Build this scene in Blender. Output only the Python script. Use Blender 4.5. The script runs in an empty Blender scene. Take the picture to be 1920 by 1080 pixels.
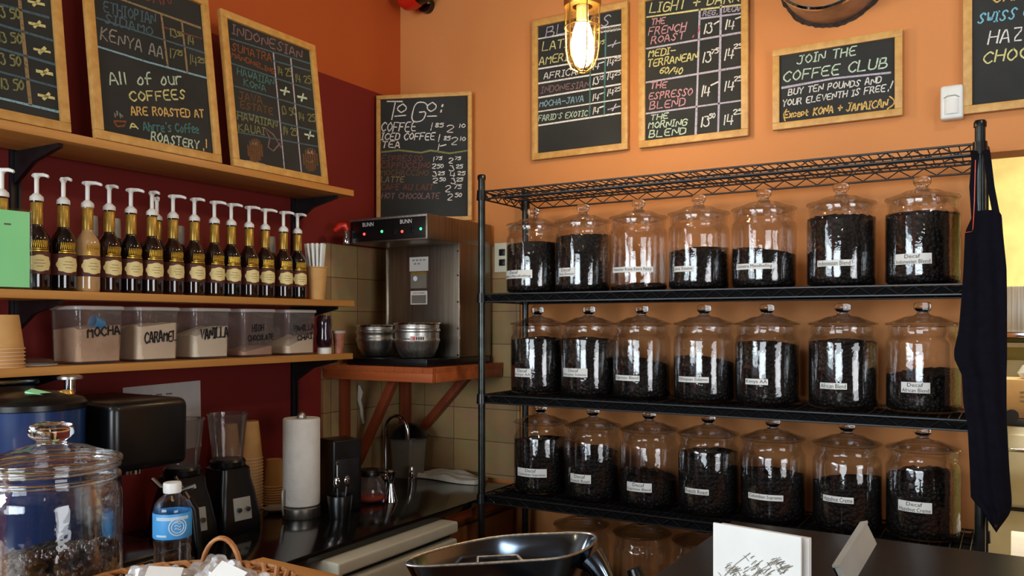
import bpy, bmesh, math, random
from mathutils import Vector, Matrix, Euler

R = math.radians
SC = bpy.context.scene
COL = SC.collection
random.seed(7)

# ------------------------------------------------------------------ camera
CAM = Vector((2.26, -2.83, 1.54))
FPX, HY = 1566.0, 606.0                      # focal length and horizon, in pixels of the 1920x1080 frame
cam = bpy.data.cameras.new('camera')
cam.sensor_width = 36.0
cam.lens = 36.0 * FPX / 1920.0
cam.shift_y = (HY - 540.0) / 1920.0
cam.clip_start = 0.02
camo = bpy.data.objects.new('camera', cam)
camo.location = CAM
camo.rotation_euler = (R(90), 0, R(31))
COL.objects.link(camo)
SC.camera = camo

# ------------------------------------------------------------------ view, world, lights
SC.view_settings.view_transform = 'Standard'
SC.view_settings.look = 'None'
SC.view_settings.gamma = 1.0
SC.view_settings.use_curve_mapping = False
SC.view_settings.exposure = 0.0
SC.cycles.transparent_max_bounces = 32
SC.cycles.max_bounces = 14
SC.cycles.transmission_bounces = 14
SC.cycles.sample_clamp_indirect = 6.0

w = bpy.data.worlds.new('daylight'); SC.world = w; w.use_nodes = True
bg = w.node_tree.nodes['Background']
bg.inputs[0].default_value = (0.72, 0.86, 1.0, 1); bg.inputs[1].default_value = 0.9

def area(name, loc, target, sx, sy, power, color, spread=180):
    l = bpy.data.lights.new(name, 'AREA'); l.shape = 'RECTANGLE'; l.size = sx; l.size_y = sy
    l.energy = power; l.color = color; l.spread = R(spread)
    o = bpy.data.objects.new(name, l); o.location = loc
    d = Vector(target) - Vector(loc)
    o.rotation_euler = d.to_track_quat('-Z', 'Z').to_euler()
    COL.objects.link(o); return o
def point(name, loc, power, color, rad=0.05):
    l = bpy.data.lights.new(name, 'POINT'); l.energy = power; l.color = color; l.shadow_soft_size = rad
    o = bpy.data.objects.new(name, l); o.location = loc; COL.objects.link(o); return o

WARM = (1.0, 0.72, 0.42)
# daylight through the shop window in the left wall (two panes) and the glazed front behind the camera
area('daylight_left', (-0.06, -4.20, 2.05), (3.0, -4.0, 1.6), 0.75, 1.4, 36, (0.80, 0.92, 1.0))
area('daylight_left', (-0.06, -2.95, 2.05), (3.0, -2.7, 1.6), 0.75, 1.4, 36, (0.80, 0.92, 1.0))
area('daylight_front', (1.42, -6.92, 1.88), (1.9, 0.0, 1.85), 2.5, 1.6, 145, (0.84, 0.94, 1.0))
area('added_side_light', (5.46, -3.10, 1.35), (0.0, -1.6, 1.3), 1.5, 1.9, 66, (0.96, 0.97, 1.0))  # unseen side light, added to brighten the shelves and counter on the left
# the shop's other ceiling lamps
point('ceiling_lamp', (1.60, -2.30, 2.95), 7, (1.0, 0.80, 0.55), 0.05)
point('ceiling_lamp', (2.75, -1.20, 2.98), 17, (1.0, 0.93, 0.80), 0.05)
point('ceiling_lamp', (2.75, -3.70, 2.95), 6, WARM, 0.05)
# kitchen ceiling light
area('kitchen_light', (2.75, 1.75, 2.95), (2.65, 1.9, 0.0), 1.4, 0.8, 46, (1.0, 0.92, 0.76), 130)

# ------------------------------------------------------------------ pixel helpers: a photo pixel's ray met with a real plane
def ray(px, py):
    t = (px - 960.0) / FPX
    c, s = math.cos(R(31)), math.sin(R(31))
    return Vector((-s + c * t, c + s * t, (HY - py) / FPX))
def on_x(px, py, x): d = ray(px, py); return CAM + d * ((x - CAM.x) / d.x)
def on_y(px, py, y): d = ray(px, py); return CAM + d * ((y - CAM.y) / d.y)
def on_z(px, py, z): d = ray(px, py); return CAM + d * ((z - CAM.z) / d.z)

# ------------------------------------------------------------------ materials
def lin(c):
    return tuple(((v / 255.0) / 12.92 if v / 255.0 <= 0.04045 else ((v / 255.0 + 0.055) / 1.055) ** 2.4) for v in c) + (1.0,)
class NT:
    def __init__(s, name):
        s.m = bpy.data.materials.new(name); s.m.use_nodes = True
        s.t = s.m.node_tree; s.b = s.t.nodes['Principled BSDF']; s.out = s.t.nodes['Material Output']
    def n(s, typ, **kw):
        nd = s.t.nodes.new(typ)
        for k, v in kw.items():
            if k.startswith('i_'):
                key = k[2:]
                nd.inputs[int(key) if key.isdigit() else key.replace('_', ' ')].default_value = v
            else: setattr(nd, k, v)
        return nd
    def l(s, a, b): s.t.links.new(a, b)
def mat(name, c, rough=0.5, metal=0.0, c2=None, scale=8.0, bump=0.0, bscale=60.0, stretch=None, coat=0.0, spec=0.5, detail=4.0, aniso=None, sheen=0.0):
    """principled surface whose colour is broken up by noise between c and c2, with an optional fine bump"""
    T = NT(name); b = T.b
    b.inputs['Roughness'].default_value = rough; b.inputs['Metallic'].default_value = metal
    b.inputs['Coat Weight'].default_value = coat; b.inputs['Specular IOR Level'].default_value = spec
    b.inputs['Sheen Weight'].default_value = sheen
    tc = T.n('ShaderNodeTexCoord'); mp = T.n('ShaderNodeMapping')
    T.l(tc.outputs['Object'], mp.inputs['Vector'])
    if stretch: mp.inputs['Scale'].default_value = stretch
    if c2 is None: c2 = tuple(min(255, v * 0.9) for v in c)
    nz = T.n('ShaderNodeTexNoise'); nz.inputs['Scale'].default_value = scale; nz.inputs['Detail'].default_value = detail
    T.l(mp.outputs[0], nz.inputs['Vector'])
    rp = T.n('ShaderNodeValToRGB'); rp.color_ramp.elements[0].position = 0.32; rp.color_ramp.elements[1].position = 0.68
    rp.color_ramp.elements[0].color = lin(c2); rp.color_ramp.elements[1].color = lin(c)
    T.l(nz.outputs['Fac'], rp.inputs[0]); T.l(rp.outputs[0], b.inputs['Base Color'])
    if bump:
        n2 = T.n('ShaderNodeTexNoise'); n2.inputs['Scale'].default_value = bscale; n2.inputs['Detail'].default_value = 5
        T.l(mp.outputs[0], n2.inputs['Vector'])
        bp = T.n('ShaderNodeBump'); bp.inputs['Strength'].default_value = bump; bp.inputs['Distance'].default_value = 0.004
        T.l(n2.outputs['Fac'], bp.inputs['Height']); T.l(bp.outputs[0], b.inputs['Normal'])
    return T.m
def wood(name, c, c2, axis='x', rough=0.45, scale=30.0):
    st = {'x': (0.06, 1, 1), 'y': (1, 0.06, 1), 'z': (1, 1, 0.06)}[axis]
    return mat(name, c, rough, 0, c2, scale, 0.08, 60, st, detail=8)
def clear(name, tint=(1, 1, 1), ior=1.5, rough=0.015, gain=1.0, film=0.0, filmc=(1, 1, 1), cap=0.4):
    """clear wall of glass or plastic: what is behind shows through, the fresnel share reflects; film = share of cloudy plastic"""
    T = NT(name); T.t.nodes.remove(T.b)
    tr = T.n('ShaderNodeBsdfTransparent'); tr.inputs[0].default_value = tint + (1,)
    gl = T.n('ShaderNodeBsdfGlossy'); gl.inputs['Roughness'].default_value = rough
    fr = T.n('ShaderNodeFresnel'); fr.inputs['IOR'].default_value = ior
    nz = T.n('ShaderNodeTexNoise'); nz.inputs['Scale'].default_value = 9.0
    bp = T.n('ShaderNodeBump'); bp.inputs['Strength'].default_value = 0.05; bp.inputs['Distance'].default_value = 0.02
    T.l(nz.outputs['Fac'], bp.inputs['Height']); T.l(bp.outputs[0], gl.inputs['Normal'])
    mu = T.n('ShaderNodeMath', operation='MULTIPLY', use_clamp=True); mu.inputs[1].default_value = gain
    T.l(fr.outputs[0], mu.inputs[0])
    mi = T.n('ShaderNodeMath', operation='MINIMUM'); mi.inputs[1].default_value = cap; T.l(mu.outputs[0], mi.inputs[0])
    mx = T.n('ShaderNodeMixShader'); T.l(mi.outputs[0], mx.inputs[0]); T.l(tr.outputs[0], mx.inputs[1]); T.l(gl.outputs[0], mx.inputs[2])
    last = mx
    if film:
        df = T.n('ShaderNodeBsdfDiffuse'); df.inputs[0].default_value = filmc + (1,)
        m2 = T.n('ShaderNodeMixShader'); m2.inputs[0].default_value = film
        T.l(mx.outputs[0], m2.inputs[1]); T.l(df.outputs[0], m2.inputs[2]); last = m2
    T.l(last.outputs[0], T.out.inputs[0])
    return T.m
def glass(name, c=(1, 1, 1), rough=0.0, ior=1.5, wavy=True):
    T = NT(name); b = T.b
    b.inputs['Base Color'].default_value = c + (1,); b.inputs['Roughness'].default_value = rough
    b.inputs['Transmission Weight'].default_value = 1.0; b.inputs['IOR'].default_value = ior
    nz = T.n('ShaderNodeTexNoise'); nz.inputs['Scale'].default_value = 14.0
    bp = T.n('ShaderNodeBump'); bp.inputs['Strength'].default_value = 0.06; bp.inputs['Distance'].default_value = 0.01
    T.l(nz.outputs['Fac'], bp.inputs['Height'])
    if wavy: T.l(bp.outputs[0], b.inputs['Normal'])
    return T.m
def glow(name, c, strength):
    T = NT(name); b = T.b
    b.inputs['Base Color'].default_value = (0.02, 0.02, 0.02, 1)
    nz = T.n('ShaderNodeTexNoise'); nz.inputs['Scale'].default_value = 30
    mx = T.n('ShaderNodeMixRGB'); mx.inputs[0].default_value = 0.05
    mx.inputs[1].default_value = c + (1,); T.l(nz.outputs['Color'], mx.inputs[2])
    T.l(mx.outputs[0], b.inputs['Emission Color']); b.inputs['Emission Strength'].default_value = strength
    return T.m

ORANGE, ORANGE2 = (213, 140, 80), (207, 133, 74)
def wall_paint(name, split=None):
    T = NT(name); b = T.b; b.inputs['Roughness'].default_value = 0.62; b.inputs['Specular IOR Level'].default_value = 0.3
    g = T.n('ShaderNodeNewGeometry')
    nz = T.n('ShaderNodeTexNoise'); nz.inputs['Scale'].default_value = 3.0; nz.inputs['Detail'].default_value = 6
    T.l(g.outputs['Position'], nz.inputs['Vector'])
    m1 = T.n('ShaderNodeMixRGB'); m1.inputs[1].default_value = lin((186, 88, 38) if split else ORANGE); m1.inputs[2].default_value = lin((178, 82, 34) if split else ORANGE2)  # split wall: same orange deepened, its dimmer light put into the colour
    T.l(nz.outputs['Fac'], m1.inputs[0]); col = m1.outputs[0]
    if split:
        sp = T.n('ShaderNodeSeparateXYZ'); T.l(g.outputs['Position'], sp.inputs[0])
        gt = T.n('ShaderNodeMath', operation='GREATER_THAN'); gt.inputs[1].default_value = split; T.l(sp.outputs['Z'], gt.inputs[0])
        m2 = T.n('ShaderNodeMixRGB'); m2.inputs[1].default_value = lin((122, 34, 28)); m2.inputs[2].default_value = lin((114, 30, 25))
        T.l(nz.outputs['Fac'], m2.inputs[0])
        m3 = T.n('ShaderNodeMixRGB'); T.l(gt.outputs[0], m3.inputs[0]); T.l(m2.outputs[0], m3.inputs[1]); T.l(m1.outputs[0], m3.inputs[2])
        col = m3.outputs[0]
    T.l(col, b.inputs['Base Color'])
    n2 = T.n('ShaderNodeTexNoise'); n2.inputs['Scale'].default_value = 180; T.l(g.outputs['Position'], n2.inputs['Vector'])
    bp = T.n('ShaderNodeBump'); bp.inputs['Strength'].default_value = 0.12; bp.inputs['Distance'].default_value = 0.002
    T.l(n2.outputs['Fac'], bp.inputs['Height']); T.l(bp.outputs[0], b.inputs['Normal'])
    return T.m
def tile_mat(name):
    T = NT(name); b = T.b; b.inputs['Roughness'].default_value = 0.45
    g = T.n('ShaderNodeNewGeometry'); sp = T.n('ShaderNodeSeparateXYZ'); T.l(g.outputs['Position'], sp.inputs[0])
    sb = T.n('ShaderNodeMath', operation='SUBTRACT'); T.l(sp.outputs['X'], sb.inputs[0]); T.l(sp.outputs['Y'], sb.inputs[1])
    zz = T.n('ShaderNodeMath', operation='ADD'); zz.inputs[1].default_value = -0.027; T.l(sp.outputs['Z'], zz.inputs[0])
    cb = T.n('ShaderNodeCombineXYZ'); T.l(sb.outputs[0], cb.inputs['X']); T.l(zz.outputs[0], cb.inputs['Y'])
    br = T.n('ShaderNodeTexBrick'); br.offset = 0.0; br.squash = 1.0
    br.inputs['Scale'].default_value = 1.0; br.inputs['Brick Width'].default_value = 0.15; br.inputs['Row Height'].default_value = 0.13
    br.inputs['Mortar Size'].default_value = 0.0016; br.inputs['Mortar Smooth'].default_value = 0.1
    br.inputs['Color1'].default_value = lin((198, 164, 112)); br.inputs['Color2'].default_value = lin((170, 134, 88)); br.inputs['Mortar'].default_value = lin((112, 86, 58))
    T.l(cb.outputs[0], br.inputs['Vector'])
    nz = T.n('ShaderNodeTexNoise'); nz.inputs['Scale'].default_value = 16; nz.inputs['Detail'].default_value = 7; T.l(g.outputs['Position'], nz.inputs['Vector'])
    mx = T.n('ShaderNodeMixRGB', blend_type='MULTIPLY'); mx.inputs[0].default_value = 0.45
    T.l(br.outputs['Color'], mx.inputs[1]); T.l(nz.outputs['Color'], mx.inputs[2])
    T.l(mx.outputs[0], b.inputs['Base Color'])
    bp = T.n('ShaderNodeBump'); bp.inputs['Strength'].default_value = 0.3; bp.inputs['Distance'].default_value = 0.003; bp.invert = True
    T.l(br.outputs['Fac'], bp.inputs['Height']); T.l(bp.outputs[0], b.inputs['Normal'])
    return T.m
def speckle(name, c, c2, rough, scale=140):
    T = NT(name); b = T.b; b.inputs['Roughness'].default_value = rough
    tc = T.n('ShaderNodeTexCoord'); vo = T.n('ShaderNodeTexVoronoi'); vo.inputs['Scale'].default_value = scale
    T.l(tc.outputs['Object'], vo.inputs['Vector'])
    rp = T.n('ShaderNodeValToRGB'); rp.color_ramp.elements[0].position = 0.10; rp.color_ramp.elements[1].position = 0.22
    rp.color_ramp.elements[0].color = lin(c2); rp.color_ramp.elements[1].color = lin(c)
    T.l(vo.outputs['Distance'], rp.inputs[0]); T.l(rp.outputs[0], b.inputs['Base Color'])
    return T.m
def bean_mat(name, c=(26, 17, 13), c2=(9, 6, 5), scale=95):
    T = NT(name); b = T.b; b.inputs['Roughness'].default_value = 0.6; b.inputs['Specular IOR Level'].default_value = 0.25
    tc = T.n('ShaderNodeTexCoord'); vo = T.n('ShaderNodeTexVoronoi'); vo.inputs['Scale'].default_value = scale
    T.l(tc.outputs['Object'], vo.inputs['Vector'])
    rp = T.n('ShaderNodeValToRGB'); rp.color_ramp.elements[0].color = lin(c); rp.color_ramp.elements[1].color = lin(c2)
    rp.color_ramp.elements[0].position = 0.15; rp.color_ramp.elements[1].position = 0.6
    T.l(vo.outputs['Distance'], rp.inputs[0]); T.l(rp.outputs[0], b.inputs['Base Color'])
    bp = T.n('ShaderNodeBump'); bp.inputs['Strength'].default_value = 1.0; bp.inputs['Distance'].default_value = 0.006; bp.invert = True
    T.l(vo.outputs['Distance'], bp.inputs['Height']); T.l(bp.outputs[0], b.inputs['Normal'])
    return T.m
def chalk_mat(name, c, dust=0.5):
    """chalk stroke: gaps of board grey where the chalk skipped"""
    T = NT(name); b = T.b; b.inputs['Roughness'].default_value = 0.95; b.inputs['Specular IOR Level'].default_value = 0.05
    tc = T.n('ShaderNodeTexCoord'); nz = T.n('ShaderNodeTexNoise'); nz.inputs['Scale'].default_value = 260; nz.inputs['Detail'].default_value = 3
    T.l(tc.outputs['Object'], nz.inputs['Vector'])
    rp = T.n('ShaderNodeValToRGB'); rp.color_ramp.elements[0].position = 0.30; rp.color_ramp.elements[1].position = 0.30 + 0.3 * dust
    d = tuple(50 + (v - 50) * 0.35 for v in c)
    rp.color_ramp.elements[0].color = lin(d); rp.color_ramp.elements[1].color = lin(c)
    T.l(nz.outputs['Fac'], rp.inputs[0]); T.l(rp.outputs[0], b.inputs['Base Color'])
    return T.m

M = {}
M['wall_left'] = wall_paint('left wall paint with shade', 2.494)
M['wall'] = wall_paint('orange wall paint')
M['tile'] = tile_mat('beige stone tile')
M['ceiling'] = mat('ceiling paint', (120, 100, 82), 0.8)
M['dim_wall'] = mat('dark brown shop wall', (92, 66, 48), 0.7)
M['floor'] = mat('brown floor', (66, 44, 30), 0.4, c2=(50, 32, 22), scale=6)
M['liner'] = mat('matt black liner', (14, 14, 15), 0.85, spec=0.1)
M['shelf_wood'] = wood('oiled shelf wood', (206, 148, 78), (186, 126, 60), 'y')
M['frame_wood'] = mat('pine frame', (214, 166, 92), 0.45, 0, (194, 142, 70), 40, 0.05, 80)
M['counter_wood'] = wood('counter wood', (200, 138, 72), (172, 110, 50), 'x', 0.35)
M['block_wood'] = wood('red brown butcher block', (190, 98, 48), (160, 74, 34), 'x', 0.4)
M['brace_wood'] = wood('stained brace', (146, 64, 28), (120, 48, 20), 'z', 0.45)
M['cab_wood'] = wood('cabinet wood', (150, 92, 46), (120, 70, 34), 'z', 0.45)
M['slate'] = mat('chalkboard slate', (54, 54, 52), 0.75, 0, (40, 41, 40), 5, 0.03, 200, detail=8, spec=0.3)
M['black_top'] = mat('black worktop', (18, 17, 17), 0.12, 0, (12, 12, 12), 40)
M['granite'] = speckle('speckled dark granite', (38, 32, 28), (110, 96, 80), 0.38, 170)
M['black_metal'] = mat('black powder coat', (26, 26, 29), 0.36, 0.0, (15, 15, 18), 30)
M['post_metal'] = mat('dark chrome post', (70, 74, 72), 0.28, 0.8, (50, 54, 52), 30)
M['black_plastic'] = mat('black plastic', (13, 13, 15), 0.3, 0, (9, 9, 10), 20)
M['steel'] = mat('brushed steel', (206, 202, 194), 0.38, 1.0, (160, 156, 150), 120, 0.02, 200, (1, 1, 0.02))
M['brew_steel'] = mat('brewer steel', (150, 138, 122), 0.36, 1.0, (128, 116, 102), 90, 0.02, 200, (1, 1, 0.03))
M['chrome'] = mat('chrome', (220, 222, 224), 0.08, 1.0, (205, 206, 208), 20)
M['dark_steel'] = mat('sky tinted smooth steel', (126, 148, 170), 0.15, 1.0, (130, 136, 142), 12)  # blue tint puts reflected daylight into the steel colour
M['brass'] = mat('brass', (214, 170, 90), 0.3, 0.9, (190, 146, 70), 30)
M['white_plastic'] = mat('white plastic', (236, 236, 230), 0.4, 0, (226, 226, 220), 12)
M['grey_plastic'] = mat('grey plastic', (176, 174, 166), 0.45, 0, (160, 158, 150), 12)
M['bin_grey'] = mat('grey bin plastic', (120, 112, 98), 0.5, 0, (108, 100, 88), 12)
M['enamel'] = mat('off white enamel', (226, 222, 200), 0.3, 0, (214, 210, 190), 6)
M['paper'] = mat('white paper', (238, 236, 230), 0.8, 0, (228, 226, 220), 10)
M['dim_paper'] = mat('note paper', (214, 206, 198), 0.85, 0, (202, 194, 186), 10)
M['towel_paper'] = mat('quilted paper', (236, 232, 224), 0.9, 0, (226, 222, 214), 30, 0.5, 70)
M['cloth'] = mat('white cotton', (214, 206, 190), 0.95, 0, (198, 190, 174), 40, 0.3, 220)
M['navy'] = mat('navy apron cloth', (18, 16, 25), 0.95, 0, (13, 12, 19), 50, 0.2, 300, spec=0.1)
M['kraft'] = mat('kraft paper', (210, 160, 96), 0.7, 0, (196, 146, 84), 20, 0.05, 100)
M['kraft_rim'] = mat('pale cup rim', (226, 190, 150), 0.6, 0, (216, 178, 136), 20)
M['green_paper'] = mat('mint green paper', (176, 255, 190), 0.7, 0, (168, 250, 182), 6)
M['acrylic'] = clear('clear acrylic', (0.97, 1.0, 0.98), 1.45)
M['jar_glass'] = clear('clear jar glass', (0.99, 0.99, 0.985), 1.52, 0.02, 1.3, cap=0.27)
M['lid_glass'] = clear('clear lid glass', (0.95, 0.955, 0.95), 1.6, 0.03, 2.0, cap=0.5)
M['fg_glass'] = clear('large jar glass', (0.985, 0.995, 1.0), 1.5, 0.015, 1.1, cap=0.38)
M['knob_glass'] = glass('solid clear glass', (0.94, 0.95, 0.95), wavy=False)
M['thick_glass'] = glass('thick clear glass', (0.97, 0.99, 1.0), wavy=False)
M['lamp_glass'] = clear('lamp glass', (1.0, 0.96, 0.88), 1.45)
M['pet'] = clear('clear bottle plastic', (0.96, 0.98, 1.0), 1.45, 0.04, 1.3)
M['tub'] = clear('clear tub plastic', (0.97, 0.96, 0.95), 1.45, 0.06, 1.0, 0.035, (0.8, 0.76, 0.72))
M['tub_lid'] = clear('cloudy tub lid', (0.95, 0.94, 0.93), 1.45, 0.1, 1.0, 0.42, (0.85, 0.82, 0.78))
M['blend_glass'] = clear('smoky blender jar', (0.86, 0.84, 0.84), 1.45, 0.05, 1.2, 0.05, (0.5, 0.45, 0.42))
M['beans'] = bean_mat('roasted coffee beans')
M['loose_bean'] = mat('glossy roasted bean', (58, 38, 29), 0.2, 0, (40, 24, 18), 60)
M['bottle'] = mat('dark syrup glass', (40, 20, 14), 0.06, 0, (28, 13, 9), 6, coat=0.6)
M['bottle_dark'] = mat('black syrup glass', (18, 12, 12), 0.06, 0, (12, 8, 8), 6, coat=0.6)
M['bottle_tan'] = mat('creamy syrup glass', (196, 158, 110), 0.08, 0, (176, 138, 92), 6, coat=0.6)
M['gold'] = mat('gold foil', (186, 150, 66), 0.34, 0.55, (160, 126, 50), 60)
M['bright_gold'] = mat('bright gold print', (236, 190, 70), 0.3, 0.6, (214, 166, 50), 60)
M['maroon'] = mat('maroon label', (92, 46, 36), 0.5, 0, (78, 36, 28), 14)
M['cream'] = mat('cream label', (240, 222, 158), 0.7, 0, (230, 210, 144), 20)
M['ink'] = mat('black ink', (18, 16, 18), 0.7)
M['faint_ink'] = mat('faint ink', (130, 122, 108), 0.8)
M['white_print'] = mat('white print', (226, 226, 226), 0.6)
M['red_plastic'] = mat('red plastic', (206, 40, 22), 0.3, 0, (186, 32, 18), 14)
M['amber'] = mat('orange plastic', (220, 74, 30), 0.35, 0, (200, 60, 24), 14)
M['purple'] = mat('dark purple sauce', (44, 20, 34), 0.15, 0, (34, 14, 26), 10, coat=0.5)
M['blue'] = mat('blue enamel', (34, 62, 112), 0.22, 0, (28, 52, 98), 8, coat=0.5)
M['label_blue'] = mat('blue bottle label', (84, 168, 226), 0.45, 0, (52, 142, 210), 14)
M['label_pale'] = mat('pale blue print', (196, 222, 240), 0.5)
M['wicker'] = mat('wicker', (204, 142, 86), 0.42, 0, (168, 106, 58), 60, 0.2, 120)
M['foil_wrap'] = clear('clear wrapper', (0.95, 0.95, 0.95), 1.5, 0.08, 2.0, 0.30, (0.9, 0.9, 0.9))
M['cookie'] = mat('cookie', (150, 116, 84), 0.8, 0, (120, 86, 58), 40, 0.4, 60)
M['stone_bowl'] = mat('hand of marbled cup', (176, 110, 80), 0.5, 0, (120, 60, 42), 30)
M['yellow_wall'] = mat('pale yellow kitchen paint', (226, 210, 140), 0.7)
M['cardboard'] = mat('cardboard', (196, 158, 112), 0.8, 0, (184, 146, 100), 12)
M['torn'] = mat('torn plaster edge', (70, 52, 42), 0.9, 0, (40, 28, 22), 60, 0.8, 60)
M['duct'] = mat('galvanised duct', (176, 152, 130), 0.4, 0.45, (150, 126, 106), 20)
M['powder_mocha'] = mat('mocha powder', (216, 184, 156), 0.95, 0, (194, 160, 130), 20, 0.2, 200)
M['powder_cream'] = mat('caramel powder', (238, 220, 194), 0.95, 0, (230, 210, 184), 20, 0.2, 200)
M['powder_van'] = mat('vanilla powder', (242, 230, 208), 0.95, 0, (234, 220, 198), 20, 0.2, 200)
M['powder_choc'] = mat('chocolate powder', (196, 156, 130), 0.95, 0, (184, 144, 118), 20, 0.2, 200)
M['blue_scoop'] = mat('blue scoop', (70, 130, 180), 0.4)
M['led_red'] = glow('red indicator', (1.0, 0.05, 0.03), 2.2)
M['led_green'] = glow('green indicator', (0.05, 1.0, 0.35), 1.6)
M['bulb'] = glow('hot bulb', (1.0, 0.82, 0.52), 130.0)
for k, c in {'white': (226, 222, 216), 'lilac': (186, 178, 194), 'yellow': (216, 208, 140), 'green': (196, 214, 190), 'pink': (206, 152, 160), 'red': (190, 96, 96),
             'blue': (142, 178, 192), 'orange': (224, 184, 110), 'olive': (134, 134, 88), 'dimred': (124, 74, 64), 'teal': (84, 126, 122), 'dimblue': (84, 106, 114),
             'grey': (150, 148, 140), 'tan': (150, 128, 92), 'brown': (112, 80, 56), 'dimpink': (138, 108, 108), 'cyan': (126, 188, 208), 'dimorange': (136, 82, 52)}.items():
    M['ch_' + k] = chalk_mat(k + ' chalk', c)

# ------------------------------------------------------------------ mesh builder
class MB:
    def __init__(s): s.v = []; s.f = []
    def add(s, verts, faces, T=None):
        o = len(s.v)
        s.v += [tuple(T @ Vector(p)) if T else tuple(p) for p in verts]
        s.f += [tuple(i + o for i in f) for f in faces]; return s
    def box(s, c, size, rot=None, b=0.0, seg=2):
        bm = bmesh.new(); bmesh.ops.create_cube(bm, size=1.0)
        for v in bm.verts: v.co = Vector((v.co.x * size[0], v.co.y * size[1], v.co.z * size[2]))
        if b: bmesh.ops.bevel(bm, geom=list(bm.edges), offset=b, segments=seg, affect='EDGES', profile=0.6)
        T = Matrix.Translation(c) @ (rot.to_4x4() if rot is not None else Matrix.Identity(4))
        bm.verts.index_update()
        s.add([v.co.copy() for v in bm.verts], [[v.index for v in f.verts] for f in bm.faces], T); bm.free(); return s
    def lathe(s, prof, seg=32, c=(0, 0, 0), T=None):
        vs, fs, rows = [], [], []
        for r, z in prof:
            if r < 1e-6: rows.append([len(vs)]); vs.append((c[0], c[1], c[2] + z))
            else:
                rows.append([len(vs) + i for i in range(seg)])
                vs += [(c[0] + r * math.cos(2 * math.pi * i / seg), c[1] + r * math.sin(2 * math.pi * i / seg), c[2] + z) for i in range(seg)]
        for a, b in zip(rows, rows[1:]):
            if len(a) == 1 and len(b) == 1: continue
            for i in range(seg):
                j = (i + 1) % seg
                if len(a) == 1: fs.append((a[0], b[j], b[i]))
                elif len(b) == 1: fs.append((a[i], a[j], b[0]))
                else: fs.append((a[i], a[j], b[j], b[i]))
        return s.add(vs, fs, T)
    def cyl(s, c, r, h, r2=None, seg=24, T=None, b=0.0):
        r2 = r if r2 is None else r2
        if b: p = [(0, 0), (r - b, 0), (r, b), (r2, h - b), (r2 - b, h), (0, h)]
        else: p = [(0, 0), (r, 0), (r2, h), (0, h)]
        return s.lathe(p, seg, c, T)
    def tube(s, pts, r, seg=8, closed=False, radii=None):
        P = [Vector(p) for p in pts]; n = len(P); vs, fs = [], []
        up = None
        for i in range(n):
            a = P[(i - 1) % n] if (closed or i > 0) else P[i]; b = P[(i + 1) % n] if (closed or i < n - 1) else P[i]
            t = (b - a); t = t.normalized() if t.length > 1e-9 else Vector((0, 0, 1))
            if up is None:
                up = Vector((0, 0, 1)) if abs(t.z) < 0.9 else Vector((1, 0, 0))
            x = up - t * up.dot(t)
            if x.length < 1e-6: x = Vector((1, 0, 0)) - t * t.x
            x.normalize(); y = t.cross(x); up = x
            rr = radii[i] if radii else r
            vs += [P[i] + x * (rr * math.cos(2 * math.pi * k / seg)) + y * (rr * math.sin(2 * math.pi * k / seg)) for k in range(seg)]
        for i in range(n if closed else n - 1):
            j = (i + 1) % n
            for k in range(seg):
                l = (k + 1) % seg
                fs.append((i * seg + k, i * seg + l, j * seg + l, j * seg + k))
        if not closed:
            fs.append(tuple(reversed(range(seg)))); fs.append(tuple((n - 1) * seg + k for k in range(seg)))
        return s.add(vs, fs)
    def prism(s, poly, z0, z1, T=None):
        n = len(poly)
        vs = [(x, y, z0) for x, y in poly] + [(x, y, z1) for x, y in poly]
        fs = [tuple(reversed(range(n))), tuple(range(n, 2 * n))] + [(i, (i + 1) % n, n + (i + 1) % n, n + i) for i in range(n)]
        return s.add(vs, fs, T)
    def grid(s, fn, nu, nv, closed_u=False):
        vs = [fn(i / nu, j / nv) for j in range(nv + 1) for i in range(nu + (0 if closed_u else 1))]
        w_ = nu + (0 if closed_u else 1); fs = []
        for j in range(nv):
            for i in range(nu):
                i2 = (i + 1) % w_ if closed_u else i + 1
                fs.append((j * w_ + i, j * w_ + i2, (j + 1) * w_ + i2, (j + 1) * w_ + i))
        return s.add(vs, fs)
    def build(s, name, m, parent=None, smooth=38, loc=None):
        me = bpy.data.meshes.new(name); me.from_pydata([tuple(v) for v in s.v], [], s.f); me.update()
        bm = bmesh.new(); bm.from_mesh(me); bmesh.ops.recalc_face_normals(bm, faces=bm.faces); bm.to_mesh(me); bm.free()
        me.materials.append(M[m] if isinstance(m, str) else m)
        if smooth:
            me.polygons.foreach_set('use_smooth', [True] * len(me.polygons)); me.set_sharp_from_angle(angle=R(smooth))
        o = bpy.data.objects.new(name, me); COL.objects.link(o)
        if parent: o.parent = parent
        if loc is not None: o.location = loc
        return o

def tag(o, label=None, cat=None, group=None, kind=None):
    if label: o['label'] = label
    if cat: o['category'] = cat
    if group: o['group'] = group
    if kind: o['kind'] = kind
    return o
def thing(name, label, cat, loc=(0, 0, 0), rz=0.0, group=None, mat4=None):
    o = bpy.data.objects.new(name, None); COL.objects.link(o); o.empty_display_size = 0.05
    if mat4 is not None: o.matrix_world = mat4
    else: o.location = loc; o.rotation_euler = (0, 0, rz)
    return tag(o, label, cat, group)
def kids(o): return list(o.children)
def copy_tree(o, parent=None):
    c = o.copy(); COL.objects.link(c)
    if parent: c.parent = parent
    for ch in kids(o): copy_tree(ch, c)
    return c
def struct(name, mb, m, smooth=0):
    o = mb.build(name, m, None, smooth); o['kind'] = 'structure'; return o
ORD = ['first', 'second', 'third', 'fourth', 'fifth', 'sixth', 'seventh', 'eighth', 'ninth', 'tenth', 'eleventh', 'twelfth', 'thirteenth', 'fourteenth', 'fifteenth', 'sixteenth', 'seventeenth', 'eighteenth']
def sweep_rot(axis, deg): return Matrix.Rotation(R(deg), 3, axis)

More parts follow.
